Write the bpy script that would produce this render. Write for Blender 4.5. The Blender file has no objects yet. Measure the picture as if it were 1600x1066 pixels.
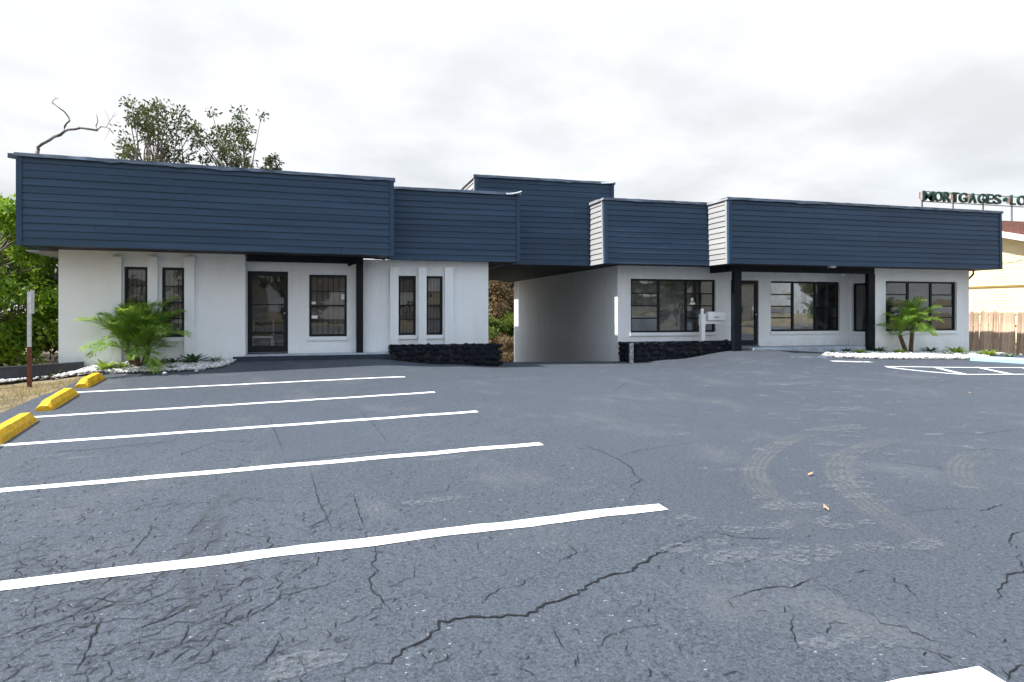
import bpy, bmesh, math, random
import numpy as np
from mathutils import Vector, Matrix

random.seed(7)
RNG = np.random.default_rng(7)
SC = bpy.context.scene
COL = SC.collection
R = math.radians

# ------------------------------------------------------------------ camera
F, CX, HY, CAMH, PSI = 1018.0, 800.0, 485.0, 1.45, R(15.4)
CP, SP = math.cos(PSI), math.sin(PSI)
cam_d = bpy.data.cameras.new('camera')
cam = bpy.data.objects.new('camera', cam_d); COL.objects.link(cam)
cam.location = (0, 0, CAMH); cam.rotation_euler = (R(90), 0, -PSI)
cam_d.sensor_width = 36; cam_d.lens = F / 1600 * 36; cam_d.shift_y = -48 / 1600
cam_d.clip_start = 0.05; cam_d.clip_end = 2000
SC.camera = cam

# ------------------------------------------------------------------ sky, sun, exposure
SUN_EL, SUN_BACK = R(50), R(0.6)
S = Vector((-math.cos(SUN_EL) * math.cos(SUN_BACK), math.cos(SUN_EL) * math.sin(SUN_BACK), math.sin(SUN_EL)))
W = bpy.data.worlds.new('World'); SC.world = W; W.use_nodes = True
wn, wl = W.node_tree.nodes, W.node_tree.links
wn.clear()
def wnode(t, **k):
    n = wn.new(t)
    for a, b in k.items(): setattr(n, a, b)
    return n
w_out = wnode('ShaderNodeOutputWorld'); w_bg = wnode('ShaderNodeBackground')
w_bg.inputs['Strength'].default_value = 0.1
w_sky = wnode('ShaderNodeTexSky', sky_type='NISHITA', sun_disc=False)
w_sky.sun_elevation = SUN_EL; w_sky.sun_rotation = R(-89); w_sky.dust_density = 1.0
w_tc = wnode('ShaderNodeTexCoord')
w_sep = wnode('ShaderNodeSeparateXYZ'); wl.new(w_tc.outputs['Generated'], w_sep.inputs[0])
def wmath(op, a, b=None, clamp=False):
    n = wnode('ShaderNodeMath', operation=op, use_clamp=clamp)
    for i, v in enumerate((a, b)):
        if v is None: continue
        if isinstance(v, (int, float)): n.inputs[i].default_value = v
        else: wl.new(v, n.inputs[i])
    return n.outputs[0]
zc = wmath('MAXIMUM', w_sep.outputs['Z'], 0.0)
den = wmath('ADD', zc, 0.22)
w_cmb = wnode('ShaderNodeCombineXYZ')
wl.new(wmath('DIVIDE', w_sep.outputs['X'], den), w_cmb.inputs[0])
wl.new(wmath('DIVIDE', w_sep.outputs['Y'], den), w_cmb.inputs[1])
def wnoise(scale, detail, rough, off):
    mp = wnode('ShaderNodeMapping'); mp.inputs['Location'].default_value = off
    wl.new(w_cmb.outputs[0], mp.inputs[0])
    n = wnode('ShaderNodeTexNoise'); n.inputs['Scale'].default_value = scale
    n.inputs['Detail'].default_value = detail; n.inputs['Roughness'].default_value = rough
    wl.new(mp.outputs[0], n.inputs['Vector']); return n.outputs['Fac']
n1 = wnoise(0.75, 6, 0.52, (3.1, 1.7, 0)); n2 = wnoise(1.5, 7, 0.5, (9.3, 4.2, 2))
def wmap(v, a, b, c, d):
    m = wnode('ShaderNodeMapRange', interpolation_type='SMOOTHSTEP')
    wl.new(v, m.inputs['Value'])
    for k, x in zip(('From Min', 'From Max', 'To Min', 'To Max'), (a, b, c, d)): m.inputs[k].default_value = x
    return m.outputs['Result']
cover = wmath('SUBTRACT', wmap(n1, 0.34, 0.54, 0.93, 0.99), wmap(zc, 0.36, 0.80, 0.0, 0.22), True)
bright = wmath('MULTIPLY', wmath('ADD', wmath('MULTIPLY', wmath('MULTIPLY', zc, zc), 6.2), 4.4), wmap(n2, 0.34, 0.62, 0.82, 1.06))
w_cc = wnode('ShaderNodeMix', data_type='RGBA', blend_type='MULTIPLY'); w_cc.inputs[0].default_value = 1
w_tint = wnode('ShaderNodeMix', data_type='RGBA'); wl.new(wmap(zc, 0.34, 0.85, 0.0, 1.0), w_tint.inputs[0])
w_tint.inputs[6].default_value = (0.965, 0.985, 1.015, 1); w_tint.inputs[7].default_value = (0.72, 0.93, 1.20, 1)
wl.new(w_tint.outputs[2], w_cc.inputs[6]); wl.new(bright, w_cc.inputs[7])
w_mix = wnode('ShaderNodeMix', data_type='RGBA')
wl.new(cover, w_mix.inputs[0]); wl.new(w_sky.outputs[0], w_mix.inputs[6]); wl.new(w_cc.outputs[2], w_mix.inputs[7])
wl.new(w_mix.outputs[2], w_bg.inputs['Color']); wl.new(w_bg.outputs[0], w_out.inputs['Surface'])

sun_d = bpy.data.lights.new('sun', 'SUN'); sun_d.energy = 3.8; sun_d.angle = R(0.6); sun_d.color = (1.0, 0.97, 0.92)
sun = bpy.data.objects.new('sun', sun_d); COL.objects.link(sun)
sun.rotation_euler = S.to_track_quat('Z', 'Y').to_euler(); sun.location = (-40, 5, 50)
vs = SC.view_settings
vs.view_transform = 'Standard'; vs.look = 'None'; vs.exposure = 1.12; vs.gamma = 1.0; vs.use_curve_mapping = False
SC.cycles.use_denoising = True
SC.cycles.max_bounces = 6; SC.cycles.transparent_max_bounces = 16
SC.cycles.caustics_reflective = False; SC.cycles.caustics_refractive = False

# ------------------------------------------------------------------ measuring helpers
def ray(x, y):
    r = (x - CX) / F; return r * CP + SP, -r * SP + CP, (HY - y) / F
def sm(t):
    t = min(1, max(0, t)); return t * t * (3 - 2 * t)
def interp(v, pts):
    if v <= pts[0][0]: return pts[0][1]
    for (a, b), (c, d) in zip(pts, pts[1:]):
        if v <= c: return b + (d - b) * sm((v - a) / (c - a))
    return pts[-1][1]
T_PTS = [(-9, -.16), (-6.3, -.08), (-4.9, .17), (0.9, .19), (2.9, .016), (4.4, -.08), (8.7, -.12), (10, -.045), (12.2, .19), (13.6, .18), (16, .06), (20, 0), (26, -.28), (40, -.3)]
W_PTS = [(12, 0), (14.1, .27), (16, .5), (17.3, 1), (60, 1)]
def hgt(X, Y):
    base = -.0285 * min(7.2, max(0.0, 2.6 - X))
    t = interp(X, T_PTS)
    w = interp(Y, W_PTS)
    z = base + (t - base) * w
    if Y > 18.5: z -= 1.25 * sm((min(Y, 33) - 17.0) / 16.0) * sm((X - 2.5) / 2.0) * (1 - sm((X - 19) / 4))
    if X > 26: z += 0
    return z
def gpx(x, y):
    dx, dy, dz = ray(x, y); t = 10.0
    for _ in range(60):
        X, Y = dx * t, dy * t
        t2 = (CAMH - hgt(X, Y)) / (-dz)
        t = .5 * t + .5 * min(t2, 60)
    return dx * t, dy * t

class Fr:
    """a vertical plane: origin, heading; s along it, d into the building, z up"""
    def __init__(s, ox, oy, ang=0.0):
        s.ox, s.oy = ox, oy; s.c, s.n = math.cos(ang), math.sin(ang); s.ang = ang
    def pt(s, a, d, z): return (s.ox + a * s.c - d * s.n, s.oy + a * s.n + d * s.c, z)
    def px(s, x, y=HY, d=0.0):
        dx, dy, dz = ray(x, y)
        ox, oy = s.ox - d * s.n, s.oy + d * s.c
        t = (-ox * s.n + oy * s.c) / (-dx * s.n + dy * s.c)
        return (dx * t - ox) * s.c + (dy * t - oy) * s.n, CAMH + dz * t
    def back(s, d): return Fr(s.ox - d * s.n, s.oy + d * s.c, s.ang)

# ------------------------------------------------------------------ materials
def new_mat(name):
    m = bpy.data.materials.new(name); m.use_nodes = True
    nt = m.node_tree; nt.nodes.clear()
    out = nt.nodes.new('ShaderNodeOutputMaterial'); b = nt.nodes.new('ShaderNodeBsdfPrincipled')
    nt.links.new(b.outputs[0], out.inputs[0]); return m, nt, b, out
def nmap(nt, src, a, b, c, d, smooth=True):
    m = nt.nodes.new('ShaderNodeMapRange')
    if smooth: m.interpolation_type = 'SMOOTHSTEP'
    nt.links.new(src, m.inputs['Value'])
    for k, x in zip(('From Min', 'From Max', 'To Min', 'To Max'), (a, b, c, d)): m.inputs[k].default_value = x
    return m.outputs['Result']
def noise(nt, scale, detail=4, rough=.55, coord='Object', stretch=None, dist=0):
    tc = nt.nodes.new('ShaderNodeTexCoord'); v = tc.outputs[coord]
    if stretch:
        mp = nt.nodes.new('ShaderNodeMapping'); mp.inputs['Scale'].default_value = stretch
        nt.links.new(v, mp.inputs[0]); v = mp.outputs[0]
    n = nt.nodes.new('ShaderNodeTexNoise')
    for k, x in (('Scale', scale), ('Detail', detail), ('Roughness', rough), ('Distortion', dist)): n.inputs[k].default_value = x
    nt.links.new(v, n.inputs['Vector']); return n.outputs['Fac']
def mixc(nt, fac, a, b, blend='MIX'):
    m = nt.nodes.new('ShaderNodeMix'); m.data_type = 'RGBA'; m.blend_type = blend
    for i, v in ((0, fac), (6, a), (7, b)):
        if isinstance(v, (int, float)): m.inputs[i].default_value = v
        elif isinstance(v, tuple): m.inputs[i].default_value = (*v[:3], 1)
        else: nt.links.new(v, m.inputs[i])
    return m.outputs[2]
def bump(nt, b, h, strength, dist):
    n = nt.nodes.new('ShaderNodeBump'); n.inputs['Strength'].default_value = strength; n.inputs['Distance'].default_value = dist
    nt.links.new(h, n.inputs['Height']); nt.links.new(n.outputs[0], b.inputs['Normal'])
def M(name, col, rough=.6, var=.12, scale=3.0, bs=0.0, bscale=60, bdist=.01, metal=0, spec=.4, rnd=0.0, stretch=None, detail=4):
    m, nt, b, out = new_mat(name)
    f = nmap(nt, noise(nt, scale, detail, .6, stretch=stretch), .3, .7, 0, 1)
    c = mixc(nt, f, tuple(x * (1 - var) for x in col), tuple(min(1, x * (1 + var)) for x in col))
    if rnd:
        oi = nt.nodes.new('ShaderNodeObjectInfo')
        g = nmap(nt, oi.outputs['Random'], 0, 1, 1 - rnd, 1 + rnd, False)
        hv = nt.nodes.new('ShaderNodeHueSaturation'); nt.links.new(g, hv.inputs['Value']); nt.links.new(c, hv.inputs['Color']); c = hv.outputs[0]
    nt.links.new(c, b.inputs['Base Color'])
    b.inputs['Roughness'].default_value = rough; b.inputs['Metallic'].default_value = metal
    b.inputs['Specular IOR Level'].default_value = spec
    if bs: bump(nt, b, noise(nt, bscale, 5, .6, stretch=stretch), bs, bdist)
    return m

def mat_stucco(name, col):
    m, nt, b, out = new_mat(name)
    big = nmap(nt, noise(nt, .9, 5, .6), .3, .75, 0, 1)
    streak = nmap(nt, noise(nt, 2.2, 5, .65, stretch=(1, 1, .12)), .48, .72, 0, 1)
    c = mixc(nt, big, tuple(x * .955 for x in col), col)
    c2 = mixc(nt, streak, c, tuple(x * k for x, k in zip(col, (.90, .89, .87))))
    fac = nmap(nt, noise(nt, 7, 4), .4, .8, .0, .25)
    c3 = mixc(nt, fac, c2, tuple(x * .93 for x in col))
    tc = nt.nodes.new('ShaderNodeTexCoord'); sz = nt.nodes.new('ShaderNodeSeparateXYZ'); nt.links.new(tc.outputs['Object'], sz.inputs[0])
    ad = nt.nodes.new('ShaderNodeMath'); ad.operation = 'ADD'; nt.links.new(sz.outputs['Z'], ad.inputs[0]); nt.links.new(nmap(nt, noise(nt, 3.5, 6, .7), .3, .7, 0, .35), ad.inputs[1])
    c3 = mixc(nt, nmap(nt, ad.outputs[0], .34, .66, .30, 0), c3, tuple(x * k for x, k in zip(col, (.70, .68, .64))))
    nt.links.new(c3, b.inputs['Base Color']); b.inputs['Roughness'].default_value = .85; b.inputs['Specular IOR Level'].default_value = .25
    h = nt.nodes.new('ShaderNodeMath'); h.operation = 'ADD'
    nt.links.new(noise(nt, 26, 6, .62, stretch=(1, 1, 1.9), dist=.6), h.inputs[0]); nt.links.new(noise(nt, 75, 3, .5), h.inputs[1])
    bump(nt, b, h.outputs[0], .75, .016); return m

def mat_asphalt(name, col, rough=.72, smear=True, grit=1.0):
    m, nt, b, out = new_mat(name)
    v1 = nmap(nt, noise(nt, .35, 6, .6), .3, .7, 0, 1)
    v2 = nmap(nt, noise(nt, 2.1, 6, .65), .35, .7, 0, 1)
    grain = nmap(nt, noise(nt, 170, 3, .6), .35, .68, 0, 1)
    c = mixc(nt, v1, tuple(x * .86 for x in col), tuple(x * 1.12 for x in col))
    c = mixc(nt, nmap(nt, v2, 0, 1, 0, .35), c, tuple(x * .78 for x in col))
    c = mixc(nt, nmap(nt, grain, 0, 1, 0, .55 * grit), c, tuple(x * 1.75 for x in col))
    dk = nmap(nt, noise(nt, 85, 3, .6), .56, .7, 0, .75)
    c = mixc(nt, dk, c, tuple(x * .38 for x in col))
    mid = nmap(nt, noise(nt, 42, 4, .75), .50, .60, 0, 1.0 * grit)
    c = mixc(nt, mid, c, tuple(x * .6 for x in col))
    mid2 = nmap(nt, noise(nt, 55, 3, .7), .53, .62, 0, .7 * grit)
    c = mixc(nt, mid2, c, tuple(x * 1.8 for x in col))
    if smear:
        tcv = nt.nodes.new('ShaderNodeTexCoord'); wv = nt.nodes.new('ShaderNodeTexNoise'); wv.inputs['Scale'].default_value = 5; wv.inputs['Detail'].default_value = 6; nt.links.new(tcv.outputs['Object'], wv.inputs['Vector'])
        wa_ = nt.nodes.new('ShaderNodeVectorMath'); wa_.operation = 'SCALE'; wa_.inputs['Scale'].default_value = .35; nt.links.new(wv.outputs['Color'], wa_.inputs[0])
        wb_ = nt.nodes.new('ShaderNodeVectorMath'); wb_.operation = 'ADD'; nt.links.new(tcv.outputs['Object'], wb_.inputs[0]); nt.links.new(wa_.outputs[0], wb_.inputs[1])
        vo = nt.nodes.new('ShaderNodeTexVoronoi'); vo.feature = 'DISTANCE_TO_EDGE'; vo.inputs['Scale'].default_value = 2.3; nt.links.new(wb_.outputs[0], vo.inputs['Vector'])
        ed = nmap(nt, vo.outputs['Distance'], .004, .018, .38, 0)
        mk = nmap(nt, noise(nt, 1.7, 4, .6), .46, .60, 0, 1)
        sx = nt.nodes.new('ShaderNodeSeparateXYZ'); nt.links.new(tcv.outputs['Object'], sx.inputs[0]); lx = nmap(nt, sx.outputs['X'], 1.0, 4.0, 1, .12)
        e_ = ed
        for q in (mk, lx):
            k = nt.nodes.new('ShaderNodeMath'); k.operation = 'MULTIPLY'; nt.links.new(e_, k.inputs[0]); nt.links.new(q, k.inputs[1]); e_ = k.outputs[0]
        c = mixc(nt, e_, c, tuple(x * .2 for x in col))
        # dusty scuffs, strongest in the drive aisle towards the right-hand entry
        tc = nt.nodes.new('ShaderNodeTexCoord'); sp = nt.nodes.new('ShaderNodeSeparateXYZ'); nt.links.new(tc.outputs['Object'], sp.inputs[0])
        mx = nmap(nt, sp.outputs['X'], 3.0, 8.5, .12, 1)
        mul = nt.nodes.new('ShaderNodeMath'); mul.operation = 'MULTIPLY'
        sc = nmap(nt, noise(nt, 3.2, 7, .66, stretch=(.9, 1.25, 1), dist=.5), .57, .74, 0, .40)
        nt.links.new(mx, mul.inputs[0]); nt.links.new(sc, mul.inputs[1])
        c = mixc(nt, mul.outputs[0], c, (.33, .33, .325))
        dust = nmap(nt, noise(nt, .8, 5, .6, stretch=(1.2, .7, 1)), .52, .72, 0, .22)
        c = mixc(nt, dust, c, (.17, .165, .155))
        sp2 = nmap(nt, noise(nt, 38, 2, .4), .735, .76, 0, .55)
        c = mixc(nt, sp2, c, (.45, .44, .41))
    nt.links.new(c, b.inputs['Base Color'])
    b.inputs['Roughness'].default_value = rough; b.inputs['Specular IOR Level'].default_value = .35
    h = nt.nodes.new('ShaderNodeMath'); h.operation = 'ADD'
    nt.links.new(noise(nt, 60, 5, .7), h.inputs[0]); nt.links.new(nmap(nt, noise(nt, 13, 5, .6), .2, .8, 0, 1.3), h.inputs[1])
    bump(nt, b, h.outputs[0], .55 * grit, .016); return m

def mat_leaf(name, cols, scale=1.2, trans=.35, rough=.45):
    m, nt, b, out = new_mat(name)
    f = nmap(nt, noise(nt, scale, 5, .7), .3, .7, 0, 1)
    c = mixc(nt, f, cols[0], cols[1])
    f2 = nmap(nt, noise(nt, scale * 9, 3, .6), .4, .7, 0, .6)
    c = mixc(nt, f2, c, cols[2])
    nt.links.new(c, b.inputs['Base Color']); b.inputs['Roughness'].default_value = rough; b.inputs['Specular IOR Level'].default_value = .35
    t = nt.nodes.new('ShaderNodeBsdfTranslucent'); hs = nt.nodes.new('ShaderNodeHueSaturation')
    hs.inputs['Value'].default_value = 1.7; hs.inputs['Hue'].default_value = .485; nt.links.new(c, hs.inputs['Color']); nt.links.new(hs.outputs[0], t.inputs['Color'])
    mx = nt.nodes.new('ShaderNodeMixShader'); mx.inputs[0].default_value = trans
    nt.links.new(b.outputs[0], mx.inputs[1]); nt.links.new(t.outputs[0], mx.inputs[2]); nt.links.new(mx.outputs[0], out.inputs[0]); return m

def mat_glass(name, tint=(.62, .66, .67), refl=1.0):
    m, nt, b, out = new_mat(name); nt.nodes.remove(b)
    tr = nt.nodes.new('ShaderNodeBsdfTransparent'); tr.inputs[0].default_value = (*tint, 1)
    gl = nt.nodes.new('ShaderNodeBsdfGlossy'); gl.inputs['Roughness'].default_value = .015; gl.inputs['Color'].default_value = (.92, .95, .97, 1)
    bp = nt.nodes.new('ShaderNodeBump'); bp.inputs['Strength'].default_value = .06; bp.inputs['Distance'].default_value = .05
    nt.links.new(noise(nt, 1.4, 2, .4), bp.inputs['Height']); nt.links.new(bp.outputs[0], gl.inputs['Normal'])
    fr = nt.nodes.new('ShaderNodeFresnel'); fr.inputs[0].default_value = 1.52
    k = nt.nodes.new('ShaderNodeMath'); k.operation = 'MULTIPLY'; k.use_clamp = True; k.inputs[1].default_value = 2.1 * refl
    nt.links.new(fr.outputs[0], k.inputs[0])
    mx = nt.nodes.new('ShaderNodeMixShader'); nt.links.new(k.outputs[0], mx.inputs[0])
    nt.links.new(tr.outputs[0], mx.inputs[1]); nt.links.new(gl.outputs[0], mx.inputs[2])
    df = nt.nodes.new('ShaderNodeBsdfDiffuse'); df.inputs[0].default_value = (.45, .45, .44, 1)
    mx2 = nt.nodes.new('ShaderNodeMixShader'); nt.links.new(nmap(nt, noise(nt, 2.2, 6, .7, dist=1.2), .45, .8, .015, .13), mx2.inputs[0])
    nt.links.new(mx.outputs[0], mx2.inputs[1]); nt.links.new(df.outputs[0], mx2.inputs[2])
    nt.links.new(mx2.outputs[0], out.inputs[0]); return m

def mat_sheet(name, col, lo, hi, scale, maxa=1.0, uvwave=0.0, rough=.8):
    """worn paint or dust: solid where a noise is high, bare asphalt elsewhere; uvwave adds tread lines along UV"""
    m, nt, b, out = new_mat(name)
    g = nmap(nt, noise(nt, 60, 3), .3, .7, 0, 1)
    nt.links.new(mixc(nt, g, tuple(x * .9 for x in col), col), b.inputs['Base Color']); b.inputs['Roughness'].default_value = rough
    a = nmap(nt, noise(nt, scale, 7, .7), lo, hi, 0, maxa)
    if uvwave:
        tc = nt.nodes.new('ShaderNodeTexCoord'); sp = nt.nodes.new('ShaderNodeSeparateXYZ'); nt.links.new(tc.outputs['UV'], sp.inputs[0])
        s1 = nt.nodes.new('ShaderNodeMath'); s1.operation = 'MULTIPLY'; s1.inputs[1].default_value = 2 * math.pi * uvwave; nt.links.new(sp.outputs['Y'], s1.inputs[0])
        s2 = nt.nodes.new('ShaderNodeMath'); s2.operation = 'COSINE'; nt.links.new(s1.outputs[0], s2.inputs[0])
        w = nmap(nt, s2.outputs[0], -.9, .1, 0.35, 1)
        e1 = nmap(nt, sp.outputs['Y'], 0, .12, 0, 1); e2 = nmap(nt, sp.outputs['Y'], .88, 1, 1, 0)
        l1 = nmap(nt, sp.outputs['X'], 0, .28, 0, 1); l2 = nmap(nt, sp.outputs['X'], .62, 1, 1, 0)
        for q in (w, e1, e2, l1, l2):
            k = nt.nodes.new('ShaderNodeMath'); k.operation = 'MULTIPLY'; nt.links.new(a, k.inputs[0]); nt.links.new(q, k.inputs[1]); a = k.outputs[0]
    tr = nt.nodes.new('ShaderNodeBsdfTransparent'); mx = nt.nodes.new('ShaderNodeMixShader')
    nt.links.new(a, mx.inputs[0]); nt.links.new(tr.outputs[0], mx.inputs[1]); nt.links.new(b.outputs[0], mx.inputs[2]); nt.links.new(mx.outputs[0], out.inputs[0]); return m

MAT = dict(
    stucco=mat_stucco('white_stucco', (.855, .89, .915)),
    navy=M('navy_siding_paint', (.031, .060, .102), .5, .16, 1.3, .25, 120, .002, rnd=.07, stretch=(.25, .25, 6), spec=.22),
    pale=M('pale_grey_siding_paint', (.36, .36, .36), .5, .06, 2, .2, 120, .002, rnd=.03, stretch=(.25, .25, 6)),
    trimnavy=M('navy_trim_paint', (.032, .062, .105), .5, .08, 3, spec=.22),
    flash=M('flashing_metal', (.075, .10, .14), .45, .35, 2.5, .2, 9, .01, metal=.25),
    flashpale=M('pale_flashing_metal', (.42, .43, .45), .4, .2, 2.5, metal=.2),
    black=M('black_paint', (.004, .007, .012), .5, .3, 4, .15, 60, spec=.2),
    frame=M('black_aluminium', (.005, .008, .013), .4, .2, 4, spec=.25),
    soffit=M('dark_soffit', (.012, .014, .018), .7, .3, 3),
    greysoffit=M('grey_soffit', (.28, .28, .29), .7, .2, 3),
    concrete=M('painted_concrete', (.40, .45, .50), .75, .2, 3, .4, 70),
    riser=M('navy_riser_paint', (.018, .028, .048), .6, .25, 4, .4, 50),
    stone=M('black_painted_rubble', (.005, .008, .015), .5, .5, 7, .8, 22, .03, rnd=.25, spec=.2),
    mortar=M('black_mortar', (.012, .013, .018), .7, .4, 9, .8, 30, .03),
    baremortar=M('bare_grey_mortar', (.34, .35, .36), .9, .5, 14, .8, 30, .02),
    glass=mat_glass('window_glass', (.90, .92, .92), 1.2), glassdark=mat_glass('barred_window_glass', (.90, .90, .89), .45),
    blind=M('brown_blind', (.36, .31, .28), .8, .2, 14, stretch=(1, 1, .05)),
    room=M('room_plaster', (.62, .60, .57), .9, .1, 2), roomfloor=M('room_floor', (.16, .14, .12), .6, .2, 3),
    screen=M('grey_screen_cloth', (.44, .43, .42), .9, .45, 1.6, detail=6),
    white=M('white_paint', (.80, .81, .82), .45, .05, 4), whitev=M('white_vinyl', (.82, .83, .84), .4, .05, 4),
    guard=M('white_corner_guard', (.9, .9, .9), .5, .03, 4),
    asphalt=mat_asphalt('sealed_asphalt', (.051, .0595, .0735)), patch=mat_asphalt('smooth_patch_asphalt', (.052, .061, .0765), .70, False, .7),
    crack=M('crack_dark', (.007, .0075, .009), .95, .3, 20), scrape=mat_sheet('scraped_asphalt', (.23, .235, .24), .40, .68, 26, .40),
    dust=mat_sheet('tyre_dust', (.20, .195, .185), .28, .60, 4, .30, uvwave=5.0), rubber=mat_sheet('tyre_rubber', (.055, .055, .06), .34, .6, 3, .25, uvwave=1.0),
    line=mat_sheet('white_line_paint', (.84, .84, .83), .02, .30, 7), lineworn=mat_sheet('worn_line_paint', (.80, .80, .79), .34, .52, 6),
    blueline=mat_sheet('worn_blue_paint', (.30, .50, .68), .40, .58, 5),
    yellow=M('yellow_stop_paint', (.70, .38, .010), .6, .24, 11, .35, 45), blue=M('pale_blue_kerb_paint', (.34, .58, .76), .55, .12, 4, .3, 40),
    gravel=M('white_river_stone', (.50, .495, .485), .75, .45, 13, .3, 60), gravelbase=M('gravel_bed_base', (.34, .33, .31), .9, .4, 25, .9, 30, .03),
    kerb=M('dark_low_wall_paint', (.030, .034, .042), .6, .25, 4, .5, 40),
    rust=M('rusty_steel', (.14, .045, .022), .85, .35, 9, .5, 50), galv=M('weathered_galvanised_steel', (.50, .52, .55), .45, .2, 8, metal=.3), signback=M('sign_back_aluminium', (.66, .68, .72), .4, .1, 6, metal=.25),
    bark=M('grey_bark', (.16, .135, .115), .9, .35, 9, .8, 30, .03), deadbark=M('dead_wood', (.17, .145, .135), .9, .35, 9, .6, 30, .02),
    palmbark=M('palm_trunk_fibre', (.10, .062, .035), .9, .45, 18, .9, 30, .03),
    leaf=mat_leaf('bright_leaf', ((.07, .20, .016), (.30, .42, .03), (.03, .09, .01))),
    leafdark=mat_leaf('olive_leaf', ((.035, .06, .018), (.10, .115, .03), (.05, .055, .03)), 1.5, .25),
    leafdry=mat_leaf('dry_scrub_leaf', ((.20, .13, .055), (.12, .085, .04), (.28, .22, .12)), 1.5, .25),
    leafgreen=mat_leaf('scrub_green_leaf', ((.07, .13, .015), (.19, .23, .03), (.04, .07, .015)), 1.2, .35),
    palm=mat_leaf('palm_frond', ((.12, .26, .035), (.28, .40, .04), (.13, .24, .09)), 2.5, .5, .38),
    agave=mat_leaf('bright_succulent', ((.15, .26, .03), (.28, .36, .04), (.07, .16, .03)), 6, .25), agavedark=mat_leaf('dark_succulent', ((.03, .085, .035), (.06, .14, .05), (.015, .05, .03)), 6, .2),
    agavegrey=mat_leaf('grey_succulent', ((.13, .17, .12), (.20, .23, .16), (.08, .12, .08)), 6, .2),
    grass=mat_leaf('dry_grass', ((.30, .23, .085), (.17, .17, .045), (.36, .29, .14)), 1.6, .3, .7), soil=M('dry_grass_soil', (.19, .145, .085), .95, .4, 3, .8, 25, .04, detail=6),
    yellowwall=M('pale_yellow_siding', (.80, .69, .44), .7, .06, 2, .2, 40), whitetrim=M('white_trim', (.82, .82, .8), .5, .05, 3), shingle=M('red_brown_shingle', (.36, .20, .16), .9, .35, 8, .8, 14, .03, rnd=.2),
    fence=M('weathered_fence_board', (.62, .44, .31), .85, .35, 6, .6, 18, .01, rnd=.28, stretch=(1, 1, .15)),
    sign=M('dark_green_letter', (.006, .055, .032), .4, .2, 5), signframe=M('sign_frame_steel', (.16, .16, .17), .5, .2, 5), signpink=M('faded_pink_backing', (.62, .44, .40), .7, .15, 5),
    chairblack=M('black_vinyl', (.012, .012, .013), .4, .2, 9), chrome=M('pale_tube_paint', (.85, .86, .87), .35, .05, 5), paper=M('white_paper', (.8, .8, .78), .7, .05, 5),
    brownpipe=M('brown_downspout', (.13, .09, .05), .5, .15, 6), cable=M('black_cable', (.02, .02, .02), .6, .1, 5), deadleaf=M('fallen_leaf', (.40, .25, .15), .8, .2, 20),
    number=M('dark_number_vinyl', (.03, .04, .05), .5, .1, 5), roof=M('flat_roof_felt', (.12, .12, .12), .9, .2, 2), farwall=M('far_cream_wall', (.55, .52, .46), .8, .1, 1), farroof=M('far_grey_roof', (.12, .11, .11), .8, .2, 2), road=mat_asphalt('street_asphalt', (.075, .077, .08), .8, False),
)

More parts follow.
